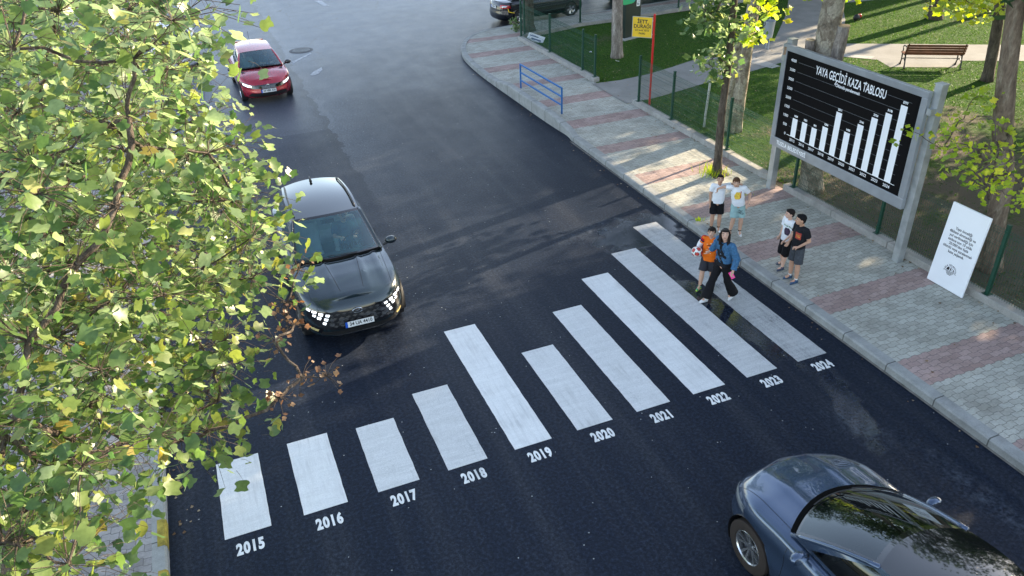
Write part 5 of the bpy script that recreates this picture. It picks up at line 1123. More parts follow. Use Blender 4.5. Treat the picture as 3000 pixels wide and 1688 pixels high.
rt,patch,seam,cast,wind,roof,ob=make_car(SUV,(2.45,6.72,0),-PI/2+.0,'dark graphite SUV with lit jewel headlights heading for the crosswalk')
rt.scale=(1.045,1.045,1.045); rt.location.y=6.84; suv_front(SUV,rt,patch,seam,cast,2.25); seam([(.95,.3,0),(1.95,.2,0)],(0,0,-1),.008)
MB().tube([(-1.5,0,1.66),(-1.55,0,1.69),(-1.66,0,1.72)],[.03,.022,.008],8).build('antenna_fin',BLK,rt,sm=0)
# --- red hatchback
REDC=carpaint('paint_red',(.33,.003,.022),.35,.25)
RED=dict(name='hatchback',L=4.06,W=1.765,foh=.83,wb=2.54,rw=.32,zb=.22,fr=.95,rr=.5,nf=2.7,nr=3.4,paint=REDC,
 top=[(-2.03,.9),(-1.4,.95),(0,.93),(.85,.91),(1.3,.86),(1.8,.77),(2.03,.7)],cen=[(-2.03,.02),(.6,.045),(1.2,.075),(1.8,.07),(2.0,.04)],
 prof=[(0,-.1,.08,.93),(.12,-.03,.03,.97),(.35,0,0,1),(.6,-.02,.03,.985),(.82,-.05,.07,.995),(.94,-.1,.12,.96),(1,-.17,.17,.915)],
 A=(.82,.745,.94),At=(.12,.56,1.36),D=(-1.88,.7,.96),Dt=(-1.35,.53,1.37),bA=.19,bAt=.11,mir=(.6,.96,.97),mirm=GBLK,sglass=GL_S,spokes=5,crease=[(0,.018,.03)],hoodw=.66)
rt,patch,seam,cast,wind,roof,ob=make_car(RED,(2.78,22.05,0),-PI/2+.03,'red hatchback with lit headlights driving down the far lane')
patch('grille',[(-.62,.655),(0,.66),(.62,.655)],[(-.58,.545),(0,.52),(.58,.545)],GBLK,.008,22,5)
for s in (1,-1):
    hl=patch('headlight',[(s*.5,.66),(s*.65,.70),(s*.82,.745)],[(s*.5,.57),(s*.65,.575),(s*.8,.62)],GBLK,.01,12,5)[0]
    patch('lamp',[(s*.53,.645),(s*.66,.68),(s*.78,.71)],[(s*.53,.585),(s*.66,.60),(s*.77,.645)],LAMP,.014,10,4,par=hl)
patch('lower_grille',[(-.55,.4),(0,.4),(.55,.4)],[(-.7,.27),(0,.25),(.7,.27)],BLK,.008,18,5)
h=cast((0,0,.6),(-1,0,0)); mb=MB(); mb.tube([(h.x+.02,.065*math.cos(t),.595+.065*math.sin(t)) for t in np.linspace(0,2*PI,24)],.008,6,cap=False); mb.box((h.x+.02,.0,.595),(.008,.13,.014),0); mb.build('badge',CHROME,rt)
plate(rt,(cast((0,0,.45),(-1,0,0)).x+.02,0,.46),'34 NBR 520'); MB().tube([(-1.25,0,1.4),(-1.5,.02,1.72)],.006,6).build('aerial',BLK,rt)
patch('spoiler',[(-1.5,-.52),(-1.5,.52)],[(-1.62,-.5),(-1.62,.5)],GBLK,.01,10,2,(0,0,-1))
mb=MB(); mb.box((-1.52,0,1.375),(.28,1.0,.025),R=Matrix.Rotation(-.12,3,'Y')); bevel(mb.build('spoiler',REDC,rt),.01,2)
# --- blue grey coupe crossover, bottom right
BLU=carpaint('paint_bluegrey',(.05,.08,.14),.55,.2)
BC=dict(name='coupe_suv',L=4.65,W=1.88,foh=.88,wb=2.8,rw=.36,zb=.25,fr=1.15,rr=.8,nf=3.0,nr=2.8,paint=BLU,
 top=[(-2.3,1.03),(-1.6,1.1),(0,1.07),(.95,1.05),(1.5,1.0),(2.0,.9),(2.3,.77)],cen=[(-2.3,.02),(.6,.05),(1.2,.10),(1.9,.10),(2.3,.05)],
 prof=[(0,-.12,.09,.93),(.12,-.03,.03,.97),(.35,0,0,1),(.6,-.03,.03,.985),(.82,-.08,.08,1.0),(.94,-.14,.14,.965),(1,-.22,.2,.92)],
 A=(.93,.79,1.08),At=(-.08,.6,1.57),D=(-2.1,.68,1.18),Dt=(-1.1,.55,1.6),bA=.28,bAt=.16,mir=(.6,.97,1.14),spokes=5,dbl=(-.13,.13),sw=.045,alloy=ALU,tyre=TYREB,crease=[(.36,.024,.05),(.7,.012,.06)],hoodw=.72,roof=GBLK,wglass=GL_D,clad=False,crown=.05)
rt,patch,seam,cast,wind,roof,ob=make_car(BC,(6.70,-3.79,0),PI/2,'blue grey coupe SUV with dark glass roof in the near right lane')
for s in (1,-1):
    patch('headlight',[(s*.6,.8),(s*.78,.83),(s*.9,.87)],[(s*.6,.73),(s*.78,.74),(s*.9,.77)],LAMPG,.006,12,3)
seam([(2.05,.93,.45),(2.25,.6,.40)],(-1,0,0),.02)
# --- black saloon parked in the side street
BLA=carpaint('paint_black',(.006,.007,.012),.3,.2)
SED=dict(name='saloon_car',L=4.54,W=1.76,foh=.93,wb=2.65,rw=.32,zb=.22,fr=.95,rr=.7,nf=2.7,nr=3.0,paint=BLA,
 top=[(-2.27,.93),(-1.7,.99),(0,.93),(.95,.9),(1.5,.85),(2.0,.75),(2.27,.68)],cen=[(-2.27,.04),(-1.5,.05),(.6,.045),(1.2,.08),(2.0,.07),(2.25,.04)],
 prof=[(0,-.1,.08,.93),(.12,-.03,.02,.97),(.35,0,0,1),(.6,-.02,.03,.985),(.82,-.05,.06,.995),(.94,-.1,.1,.96),(1,-.17,.16,.915)],
 A=(.9,.74,.93),At=(.15,.56,1.4),D=(-1.72,.68,1.0),Dt=(-.95,.55,1.39),bA=.19,bAt=.11,mir=(.65,.95,.98),spokes=5,dbl=(0,),sw=.17,bp=.45)
rt,patch,seam,cast,wind,roof,ob=make_car(SED,(16.05,27.35,0),math.radians(5),'black saloon with a taped rear corner parked in the side street')
for s in (1,-1): 
    patch('tail_light',[(s*.48,.88),(s*.7,.89),(s*.84,.87)],[(s*.5,.75),(s*.7,.75),(s*.84,.75)],TAIL,.006,10,4,(1,0,0)); patch('tail_light',[(s*.6,.85),(s*.78,.85)],[(s*.62,.79),(s*.78,.79)],LAMPG,.01,8,3,(1,0,0))
patch('tail_light',[(-2.12,.86),(-1.82,.84)],[(-2.1,.75),(-1.85,.78)],TAIL,.006,8,4,(0,1,0))
patch('yellow_tape',[(-1.93,.74),(-1.9,.74)],[(-1.9,.6),(-1.86,.6)],YEL,.008,2,6,(0,1,0)); patch('yellow_tape',[(-1.9,.62),(-1.62,.55)],[(-1.9,.59),(-1.62,.52)],YEL,.008,6,2,(0,1,0))
patch('bumper_damage',[(-2.15,.66),(-1.92,.66)],[(-2.15,.5),(-1.9,.48)],mat('torn_plastic',(.12,.1,.09),.8,var=.6,scale=18),.006,6,5,(0,1,0))
plate(rt,(cast((0,0,.78),(1,0,0)).x-.015,0,.76),'34 JB 370',face=-1)
SE2=dict(SED); SE2['name']='saloon_car'; SE2['paint']=carpaint('paint_darkgrey',(.02,.022,.026),.4,.25)
make_car(SE2,(22.3,28.2,0),math.radians(5)+PI,'dark grey saloon parked behind the sign column')
SE3=dict(RED); SE3['name']='parked_car'; SE3['paint']=carpaint('paint_white',(.62,.63,.65),.1,.3); SE3['mirm']=SE3['paint']
rt,patch,seam,cast,wind,roof,ob=make_car(SE3,(.1,27.6,0),-PI/2,'white car parked on the far left behind the foliage')
for s in (1,-1): patch('headlight',[(s*.5,.66),(s*.65,.70),(s*.82,.745)],[(s*.5,.57),(s*.65,.575),(s*.8,.62)],LAMPG,.01,12,5)
patch('grille',[(-.45,.64),(0,.65),(.45,.64)],[(-.45,.54),(0,.52),(.45,.54)],BLK,.008,16,5); plate(rt,(cast((0,0,.45),(-1,0,0)).x+.02,0,.46),'34 PL 126')
# ================================================================ PEOPLE
def skinmat(name,c):
    m,nt,b,o=newmat(name); co=objco(nt); n=noise(nt,co,12,3); c0=lin(c)[:3]
    nt.links.new(ramp(nt,n,[(.3,tuple(v*.88 for v in c0)),(.7,tuple(min(1,v*1.08) for v in c0))]),b.inputs['Base Color']); b.inputs['Roughness'].default_value=.5; b.inputs['Subsurface Weight'].default_value=.08; b.inputs['Subsurface Radius'].default_value=(.02,.008,.004); return m
def cloth(name,c,sc=14,var=.1,bmp=.5): return mat(name,c,.85,var=var,scale=sc,bmp=bmp,bscale=18,spec=.2)
def blob(name,prims,m,parent,vox=.009,it=3,disp=0):
    """several tapered limbs and ellipsoids fused into one continuous surface"""
    mb=MB()
    for p in prims:
        if p[0]=='e':
            _,c,r=p[:3]; Rm=p[3] if len(p)>3 else Matrix.Identity(3); t=MB().ball((0,0,0),r,16,12); mb.add([tuple(Rm@Vector(v)+Vector(c)) for v in t.v],t.f)
        else:
            k,a_,ra,b_,rb=p[:5]; a_,b_=Vector(a_),Vector(b_)
            mb.tube([a_,b_],[ra,rb],14)
            if k=='c': mb.ball(a_,ra,12,8).ball(b_,rb,12,8)
            elif k=='s': mb.ball(a_,ra,12,8)
    o=mb.build(name,None,None); 
    r=o.modifiers.new('r','REMESH'); r.mode='VOXEL'; r.voxel_size=vox
    s=o.modifiers.new('s','SMOOTH'); s.iterations=it; s.factor=.5
    bake(o); me=o.data; me.shade_smooth(); me.materials.clear(); me.materials.append(m); o.parent=parent; return o
def V3(*a): return Vector(a)
def displace(me,fn):
    n=len(me.vertices); co=np.empty(n*3,dtype=np.float32); me.vertices.foreach_get('co',co); co=co.reshape(-1,3)
    nr=np.empty(n*3,dtype=np.float32); me.vertex_normals.foreach_get('vector',nr); nr=nr.reshape(-1,3)
    me.vertices.foreach_set('co',(co+nr*fn(co[:,0],co[:,1],co[:,2])[:,None]).astype(np.float32).ravel()); me.update()
def person(loc,yaw,H,label,P,skin,hair,style,top,bottom,shoes,kid=True,vox=.008):
    """P: joints in metres for a 1 m tall figure, x forward, y left"""
    rt=root('person',loc,label,'person',yaw)
    D=dict(pel=(0,0,.5),waist=(0,0,.6),chest=(.0,0,.72),neck=(0,0,.815),head=(.012,0,.905),
      shL=(0,.098,.785),shR=(0,-.098,.785),elL=(-.01,.13,.63),elR=(-.01,-.13,.63),wrL=(.03,.135,.49),wrR=(.03,-.135,.49),
      hiL=(0,.05,.5),hiR=(0,-.05,.5),knL=(.015,.055,.275),knR=(.015,-.055,.275),anL=(0,.06,.045),anR=(0,-.06,.045),hy=0,hp=0,fyL=.12,fyR=-.12,fpL=0,fpR=0)
    D.update(P); J={k:(Vector(v)*H if isinstance(v,tuple) else v) for k,v in D.items()}
    k=1.0
    hs=H*(1.07 if kid else .97)     # head scale
    Rh=(Matrix.Rotation(J['hy'],3,'Z')@Matrix.Rotation(J['hp'],3,'Y'))
    hc=J['head']; hd=lambda x,y,z:hc+Rh@(Vector((x,y,z))*hs)
    pr=[('e',hd(0,0,.008),(.058*hs,.047*hs,.058*hs),Rh),('e',hd(.016,0,-.025),(.04*hs,.036*hs,.042*hs),Rh),('e',hd(.028,0,-.048),(.02*hs,.02*hs,.016*hs),Rh),
        ('c',hd(.052,0,.0),.006*hs,hd(.066,0,-.016),.0095*hs),('c',hd(-.012,0,-.03),.027*H,J['neck'],.031*H)]
    for s in (1,-1):
        pr+= [('e',hd(-.003,s*.048,-.004),(.011*hs,.006*hs,.016*hs),Rh),('e',hd(.046,s*.02,.014),(.012*hs,.018*hs,.006*hs),Rh)]
    pr+=[('c',hd(.048,.012,-.034),.007*hs,hd(.048,-.012,-.034),.007*hs)]
    pr+=[('e',J['chest'],(.055*H,.085*H,.085*H)),('e',J['waist'],(.048*H,.072*H,.08*H)),('e',J['pel'],(.055*H,.08*H,.06*H)),('c',J['chest'],.05*H,J['pel'],.055*H),('c',J['chest']+V3(0,0,.04*H),.04*H,J['neck'],.03*H)]
    for s in 'LR':
        pr+=[('c',J['chest']+V3(0,0,.05*H),.036*H,J['sh'+s],.032*H),('c',J['sh'+s],.03*H,J['el'+s],.0225*H),('c',J['el'+s],.0225*H,J['wr'+s],.0145*H),
             ('c',J['hi'+s],.052*H,J['kn'+s],.034*H),('c',J['kn'+s],.033*H,J['kn'+s].lerp(J['an'+s],.35),.035*H),('c',J['kn'+s].lerp(J['an'+s],.35),.035*H,J['an'+s],.021*H),('c',J['an'+s],.02*H,J['an'+s]+V3(.06*H,0,-.02*H),.018*H)]
        # hand: palm, four fingers and a thumb
        w=J['wr'+s]; d=(w-J['el'+s]).normalized(); 
        hdir=J.get('hd'+s); d=Vector(hdir).normalized() if hdir is not None else d
        sd_=J.get('hs'+s); sd_=Vector(sd_) if sd_ is not None else V3(1,0,0); sd_=(sd_-d*sd_.dot(d)).normalized(); pn=d.cross(sd_).normalized()*(1 if s=='L' else -1)*J.get('curl'+s,1)
        pc=w+d*.028*H; pr+=[('c',w,.0135*H,pc+sd_*.008*H,.0125*H),('c',w,.0135*H,pc-sd_*.009*H,.0115*H),('c',pc+sd_*.01*H,.0115*H,pc+d*.02*H+sd_*.011*H,.0095*H),('c',pc-sd_*.01*H,.0115*H,pc+d*.018*H-sd_*.012*H,.009*H)]
        cu=J.get('cv'+s,.45)
        for fi,(o_,l) in enumerate(((.0165,.9),(.0057,1.0),(-.005,.93),(-.0155,.74))):
            b0=pc+d*.018*H+sd_*o_*H; l=l*.042*H; a1=cu*.6; a2=cu*1.5
            b1=b0+(d*math.cos(a1)-pn*math.sin(a1)+sd_*o_*4)*l*.5; b2=b1+(d*math.cos(a2)-pn*math.sin(a2))*l*.5
            pr+=[('c',b0,.0062*H,b1,.0056*H),('c',b1,.0056*H,b2,.0045*H)]
        t0=w+d*.012*H+sd_*.01*H; t1=t0+(d*.6+sd_*.75-pn*.3)*.024*H; t2=t1+(d*.9+sd_*.25-pn*.35)*.019*H; pr+=[('c',t0,.0085*H,t1,.0068*H),('c',t1,.0068*H,t2,.0055*H)]
    body=blob('body',pr,skin,rt,vox*.85,2)
    # face details
    mb=MB(); 
    for s in (1,-1): mb.ball(hd(.0525,s*.0205,.0035),(.006*hs,.009*hs,.0045*hs),10,6)
    mb.build('eye',mat('eye_white',(.5,.48,.46),.3,var=0),body,sm=0); mb=MB()
    for s in (1,-1): mb.ball(hd(.0575,s*.0205,.003),(.003*hs,.0042*hs,.0042*hs),8,6)
    mb.build('iris',mat('iris',(.02,.012,.008),.2,var=0),body,sm=0); mb=MB()
    for s in (1,-1): mb.tube([hd(.056,s*.009,.0175),hd(.058,s*.02,.0215),hd(.050,s*.034,.017)],[.0026*hs,.0032*hs,.002*hs],6)
    mb.build('eyebrow',hair,body,sm=0); MB().tube([hd(.0525,-.014,-.034),hd(.0565,0,-.0335),hd(.0525,.014,-.034)],[.003*hs,.0045*hs,.003*hs],6).build('mouth',mat('lips',(.33,.12,.1),.45,var=0),body,sm=0)
    # hair
    hp=[('e',hd(-.010,0,.022),(.057*hs,.051*hs,.052*hs),Rh),('e',hd(.012,0,.045),(.044*hs,.043*hs,.026*hs),Rh)]
    if style=='short': hp+=[('e',hd(.03,0,.05),(.026*hs,.04*hs,.016*hs),Rh),('e',hd(-.03,0,-.01),(.03*hs,.042*hs,.035*hs),Rh)]
    if style=='fringe': hp+=[('e',hd(.043,0,.04),(.018*hs,.037*hs,.02*hs),Rh),('e',hd(-.03,0,-.008),(.032*hs,.044*hs,.036*hs),Rh),('e',hd(0,.04,.02),(.035*hs,.012*hs,.03*hs),Rh),('e',hd(0,-.04,.02),(.035*hs,.012*hs,.03*hs),Rh)]
    if style=='long':
        hp+=[('e',hd(.026,0,.048),(.03*hs,.04*hs,.016*hs),Rh),('c',hd(-.03,0,0),.042*hs,hd(-.045,0,-.09),.036*hs),('c',hd(-.045,0,-.09),.038*hs,hd(-.05,0,-.15),.022*hs)]
        for s in (1,-1): hp+=[('c',hd(.018,s*.045,.03),.013*hs,hd(.016,s*.053,-.04),.015*hs),('c',hd(.016,s*.053,-.04),.017*hs,hd(.022,s*.052,-.115),.012*hs),('c',hd(-.01,s*.05,0),.018*hs,hd(-.02,s*.05,-.11),.016*hs)]
    ho=blob('hair',hp,hair,body,.006,1)
    rg=random.Random(int(H*1000)); me=ho.data
    displace(me,lambda x,y,z:.0022*np.sin(x*310+z*90)*np.sin(y*420)+.0012*np.sin(x*900+y*700))
    # top
    def chest_prims(g,hem,slv,slw,col=None,drop=0,boxy=1.0):
        q=[('e',J['chest']+V3(0,0,.012*H),((.055+g)*H,(.086+g)*H*boxy,.08*H)),('c',J['chest']+V3(0,0,.055*H),.033*H+g*H*.6,J['shL'],.034*H+g*H*.7),('c',J['chest']+V3(0,0,.055*H),.033*H+g*H*.6,J['shR'],.034*H+g*H*.7)]
        a_=J['chest']; b_=J['pel']+V3(0,0,hem*H)
        n=6
        for i in range(n):
            p0=a_.lerp(b_,i/n); p1=a_.lerp(b_,(i+1)/n)
            for s in (1,-1): q.append(('f',p0+V3(0,s*.033*H*boxy,0),(.056+g)*H,p1+V3(0,s*.036*H*boxy,0),(.057+g)*H))
            q.append(('f',p0,(.056+g)*H,p1,(.06+g)*H))
        for s in 'LR':
            e=J['sh'+s].lerp(J['el'+s],min(1,slv)); q.append(('s',J['sh'+s],.034*H+g*H*.6,e,slw*H))
            if slv>1: q+=[('c',J['el'+s],slw*H,J['el'+s].lerp(J['wr'+s],.5),slw*H*.95),('f',J['el'+s].lerp(J['wr'+s],.45),slw*H*.95,J['el'+s].lerp(J['wr'+s],slv-1),slw*H*.78)]
        return q
    to=None
    if top: 
        to=blob(top['name'],chest_prims(top.get('g',.008),top.get('hem',0.0),top.get('sl',.55),top.get('sw',.04),boxy=top.get('boxy',.92)),top['m'],rt,vox,2)
        displace(to.data,lambda x,y,z:.0045*np.sin(z*38+y*25)*np.sin(y*30-z*12+x*20))
    # trousers
    lw=bottom['len']; q=[]
    q+=[('e',J['pel']+V3(0,0,.01*H),(.06*H,.086*H,.05*H)),('f',J['pel']+V3(0,0,.055*H),.055*H,J['pel'],.06*H)]
    for s in 'LR':
        hi,kn,an=J['hi'+s],J['kn'+s],J['an'+s]
        if lw<=1:
            e=hi.lerp(kn,lw); q.append(('s',hi,.057*H,e,bottom.get('w',.056)*H))
        elif lw<1.6:
            e=kn.lerp(an,lw-1); q+=[('c',hi,.057*H,kn,bottom.get('w',.052)*H),('f',kn,bottom.get('w',.052)*H,e,bottom.get('w',.052)*H*1.05)]
        else:
            e=kn.lerp(an,min(.97,lw-1)); q+=[('c',hi,.058*H,kn,.046*H),('f',kn,.046*H,e,bottom.get('w',.055)*H)]
    bo=blob(bottom['name'],q,bottom['m'],rt,vox,2)
    displace(bo.data,lambda x,y,z:.004*np.sin(z*45+y*18)*np.sin(y*35+x*30))
    # shoes
    for s in 'LR':
        an=J['an'+s]; yw=J['fy'+s]; Rf=Matrix.Rotation(yw,3,'Z')@Matrix.Rotation(J['fp'+s],3,'Y'); f=lambda x,y,z:an+Rf@(Vector((x,y,z))*H)
        so_=blob('shoe',[('c',f(-.01,0,-.018),.021*H,f(.035,0,-.024),.02*H),('c',f(.035,0,-.024),.021*H,f(.078,.003,-.03),.017*H),('c',f(-.018,0,-.012),.02*H,f(-.02,0,-.026),.02*H),('c',f(0,0,.0),.024*H,f(.02,0,-.012),.022*H)],shoes['m'],rt,.006,2)
        so2=blob('sole',[('c',f(-.02,0,-.041),.0245*H*.75,f(.035,0,-.041),.02*H*.8),('c',f(.035,0,-.041),.0225*H*.8,f(.085,.002,-.041),.019*H*.8)],shoes.get('sole',mat('sole_white',(.6,.6,.6),.6,var=.05)),so_,.006,1)
        Ri=Rf.inverted()
        for v in so2.data.vertices:
            c=Ri@(v.co-an); c.z=min(max(c.z,-.046*H),-.032*H); v.co=an+Rf@c
        if shoes.get('sock'): blob('sock',[('f',an+V3(0,0,-.01*H),.023*H,an.lerp(J['kn'+s],.22),.024*H)],shoes['sock'],rt,.006,1)
        if shoes.get('lace'): MB().tube([f(.02,-.012,.006),f(.035,.012,0),f(.045,-.011,-.006),f(.056,.01,-.011)],.003*H,5).build('laces',shoes['lace'],so_)
    return rt,J,body,to,bo,hd,hs
def decal(target,rt,fn,pts_w,pts_h,Mloc,m,name,off=.003,direction=None):
    """lay a small printed patch (in local frame of the figure) onto a garment"""
    bm=bmesh.new(); bm.from_mesh(target.data); bv=BVHTree.FromBMesh(bm); bm.free(); G=[]
    for i in range(len(fn)):
        row=[]
        for p in fn[i]:
            P=Vector(p); h=bv.ray_cast(P-direction*1.0,direction)[0]; h=h if h is not None else P; row.append(tuple(h-direction*off))
        G.append(row)
    return MB().grid(G).build(name,m,target,sm=0)
def printpatch(target,c,w_,h,direction,m,name,n=6,off=.0035,shape=None):
    d=Vector(direction).normalized(); r=d.cross(Vector((0,0,1))).normalized(); u=Vector((0,0,1)); c=Vector(c)
    G=[[c+r*(i/n-.5)*w_*(shape(j/n) if shape else 1)+u*(j/n-.5)*h for j in range(n+1)] for i in range(n+1)]
    return decal(target,None,G,0,0,None,m,name,off,d)
def printtext(target,s,size,c,direction,m,rot=0,off=.006):
    d=Vector(direction).normalized(); r=d.cross(Vector((0,0,1))).normalized(); bm=bmesh.new(); bm.from_mesh(target.data); bv=BVHTree.FromBMesh(bm); bm.free()
    me=textmesh(s,size,Matrix.Rotation(rot,4,'Z'),ext=0,off=.001); c=Vector(c)
    for v in me.vertices:
        P=c+r*v.co.x+Vector((0,0,1))*v.co.y; h=bv.ray_cast(P-d,d)[0]; v.co=(h if h is not None else P)-d*off
    link('lettering',me,m,target)
SK1=skinmat('skin_light',(.62,.38,.28)); SK2=skinmat('skin_tan',(.50,.285,.19)); SK3=skinmat('skin_medium',(.56,.34,.24))
H_BLK=mat('hair_black',(.005,.005,.006),.65,var=.3,scale=60,bmp=.6,spec=.2); H_BRN=mat('hair_brown',(.09,.042,.02),.65,spec=.2,var=.45,scale=60,bmp=.6); H_DK=mat('hair_dark_brown',(.016,.010,.008),.62,spec=.22,var=.4,scale=60,bmp=.6)
T_WHT=cloth('cotton_white',(.74,.75,.78),var=.02); T_BLK=cloth('cotton_black',(.012,.013,.017)); T_ORG=cloth('cotton_orange',(.78,.16,.012)); T_RED=cloth('track_red',(.5,.012,.02)); T_DEN=cloth('denim',(.045,.125,.24),30,.3,.9); T_BLP=cloth('trouser_black',(.007,.007,.009)); T_GRY=cloth('shorts_grey',(.055,.06,.07),30,.2); T_DGR=cloth('shorts_charcoal',(.035,.035,.045)); T_TEAL=cloth('shorts_mint',(.30,.46,.46)); T_NAVY=cloth('navy',(.012,.015,.06))
S_WHT=mat('shoe_white',(.65,.65,.66),.55,var=.08); S_GRN=mat('shoe_green',(.05,.28,.13),.5,var=.5,scale=12); S_LIME=mat('sole_lime',(.5,.7,.02),.5,var=0); S_BLU=mat('shoe_blue',(.02,.06,.13),.5,var=.5,scale=20); S_PNK=mat('lace_pink',(.75,.08,.08),.5,var=0); S_CRC=mat('clog_blue',(.045,.06,.10),.6,var=.1); SOCK_W=cloth('sock_white',(.7,.7,.7)); SOCK_B=cloth('sock_black',(.015,.015,.015))
# woman crossing
W_=1.62
rt,J,body,to,bo,hd,hs=person((9.2,3.07,.004),math.radians(188),W_,'woman in a blue denim jacket and black wide trousers striding over the crosswalk',
  dict(pel=(.0,0,.495),waist=(.01,0,.6),chest=(.02,0,.715),neck=(.02,0,.81),head=(.035,0,.9),shL=(.01,.105,.78),shR=(.02,-.1,.785),elL=(-.03,.165,.63),wrL=(.03,.185,.5),elR=(.0,-.17,.66),wrR=(.04,-.2,.6),
   hiL=(0,.05,.49),hiR=(0,-.05,.49),knR=(.10,-.055,.275),anR=(.165,-.06,.05),knL=(-.04,.06,.275),anL=(-.155,.065,.075),fpR=-.1,fpL=.3,hy=.8,hp=-.25,fyR=0,fyL=.05,cvL=1.1),
  SK1,H_DK,'long',dict(name='top',m=T_BLK,g=.009,hem=.0,sl=.5,sw=.034),dict(name='trousers',m=T_BLP,len=1.95,w=.066),dict(m=S_WHT,lace=T_WHT),kid=False)
# denim jacket: open at the neck
def jacket(rt,J,H,m,name,g=.02,hem=.06,sw=.045,cuff=.92,vox=.008,gap=None):
    q=[('c',J['chest']+V3(-.012*H,0,.04*H),.045*H+g*H*.3,J['shL'],.037*H+g*.5*H),('c',J['chest']+V3(-.012*H,0,.04*H),.045*H+g*H*.3,J['shR'],.037*H+g*.5*H)]
    a_=J['chest']+V3(-.003*H,0,.03*H); b_=J['pel']+V3(0,0,hem*H)
    for s in (1,-1): q.append(('s',a_+V3(0,s*.036*H,0),(.05+g)*H,b_+V3(0,s*.036*H,0),(.056+g)*H))
    q.append(('s',a_,(.05+g)*H,b_,(.058+g)*H))
    for s in 'LR': q+=[('c',J['sh'+s],.038*H+g*.5*H,J['el'+s],sw*H),('f',J['el'+s],sw*H,J['el'+s].lerp(J['wr'+s],cuff),sw*H*.8)]
    o=blob(name,q,m,rt,vox,2)
    displace(o.data,lambda x,y,z:.006*np.sin(z*42+y*22)*np.sin(y*30-z*14+x*26))
    return o
jk=jacket(rt,J,W_,T_DEN,'denim_jacket',.016,.055,.042,.9)
c=J['chest']+V3(.05,0,.05); printpatch(jk,c+V3(0,0,.02),.10,.14,(-1,0,0),T_BLK,'neck_opening',shape=lambda t:.2+.8*t)
for zz in (-.02,-.09,-.16,-.22): printpatch(jk,J['chest']+V3(.05,.018,zz),.014,.014,(-1,0,0),GALV,'button',2,.005)
printpatch(jk,J['chest']+V3(.05,0,-.12),.012,.28,(-1,0,0),cloth('denim_seam',(.02,.06,.13)),'placket',4)
for s in (1,-1): printpatch(jk,J['chest']+V3(.05,s*.075,.0),.075,.07,(-1,0,0),cloth('denim_pocket',(.035,.10,.2)),'pocket',4,.006)
MB().tube([hd(.045,.045,.058),hd(.055,0,.066),hd(.045,-.045,.058)],[.006,.008,.006],8).build('sunglasses',GBLK,body,sm=0)
w=J['wrL']; Mw=rt.matrix_world
ph=root('phone',(0,0,0),'pink cased phone in the hand of the woman in denim','phone'); bpy.context.view_layer.update(); ph.location=rt.matrix_world@(w+V3(.03,.012,-.075)); ph.rotation_euler=(.5,.6,2.6)
o=MB().box((0,0,0),(.075,.012,.135)).build('case',mat('phone_pink',(.8,.03,.28),.4,var=0),ph); bevel(o,.005,2); MB().box((0,-.0075,0),(.066,.002,.125)).build('screen',GBLK,ph)
# boy in orange
O_=1.40
rt,J,body,to,bo,hd,hs=person((9.22,3.55,.004),math.radians(215),O_,'boy in an orange shirt and open red track jacket holding a football',
  dict(chest=(.0,0,.72),head=(.02,-.0,.905),shL=(0,.095,.785),shR=(0,-.1,.78),elR=(-.03,-.165,.655),wrR=(.07,-.165,.585),elL=(-.06,.14,.66),wrL=(.0,.18,.6),knR=(.07,-.055,.285),anR=(.10,-.06,.07),knL=(-.01,.055,.275),anL=(-.07,.06,.06),fpR=-.05,fpL=.3,hy=.2,hp=-.28,cvR=.9,hdR=(.3,.35,-.6),hsR=(.8,0,.3)),
  SK3,H_DK,'fringe',dict(name='shirt',m=T_ORG,g=.014,hem=-.03,sl=.5,sw=.04),dict(name='shorts',m=T_DGR,len=.88,w=.062),dict(m=S_GRN,sole=S_LIME,sock=SOCK_B))
# open jacket: only the back, shoulders and sleeves
q=[('c',J['chest']+V3(-.03*O_,0,.04*O_),.04*O_,J['shL'],.046*O_),('c',J['chest']+V3(-.03*O_,0,.04*O_),.04*O_,J['shR'],.046*O_)]
for s in (1,-1): q.append(('s',J['chest']+V3(-.022*O_,s*.065*O_,.02*O_),.05*O_,J['pel']+V3(-.012*O_,s*.065*O_,.0),.05*O_))
jk=blob('track_jacket',q,T_RED,rt,.008,2)
q=[]
for s in 'LR': q+=[('c',J['sh'+s]+V3(-.005,0,0),.045*O_,J['el'+s],.038*O_),('f',J['el'+s],.038*O_,J['el'+s].lerp(J['wr'+s],.85),.03*O_)]
sl=blob('jacket_sleeves',q,T_WHT,jk,.008,2); q=[]
for s in 'LR': q+=[('f',J['el'+s].lerp(J['wr'+s],.45),.0375*O_,J['el'+s].lerp(J['wr'+s],.88),.0325*O_),('f',J['sh'+s].lerp(J['el'+s],.1),.0475*O_,J['sh'+s].lerp(J['el'+s],.28),.0455*O_)]
blob('jacket_trim',q,T_NAVY,jk,.008,1)
for k,(a_,b_) in enumerate(((.03,.05),(-.04,.02),(.0,-.03),(.035,-.06),(-.03,-.09),(.01,-.13),(.04,-.16),(-.04,-.17))): printpatch(to,J['chest']+V3(.05,a_,b_),.028,.02,(-1,0,0),mat('print_pale',(.85,.45,.2),.8,var=.2),'print',3,.004)
printpatch(to,J['chest']+V3(.05,0,.005),.07,.02,(-1,0,0),T_BLK,'print_bar',3,.004)
bpy.context.view_layer.update()
fb=root('football',(0,0,0),'white football with red panels under the arm of the boy in orange','ball'); fb.location=rt.matrix_world@(J['wrR']+V3(.005,-.0,-.01)+V3(.075,.03,.055)); 
bm=bmesh.new(); bmesh.ops.create_icosphere(bm,subdivisions=4,radius=.105); me=bpy.data.meshes.new('ball'); bm.to_mesh(me); bm.free(); me.shade_smooth()
me.materials.append(mat('ball_white',(.75,.75,.73),.4,var=.05)); me.materials.append(mat('ball_red',(.5,.05,.04),.4,var=0)); me.materials.append(INK)
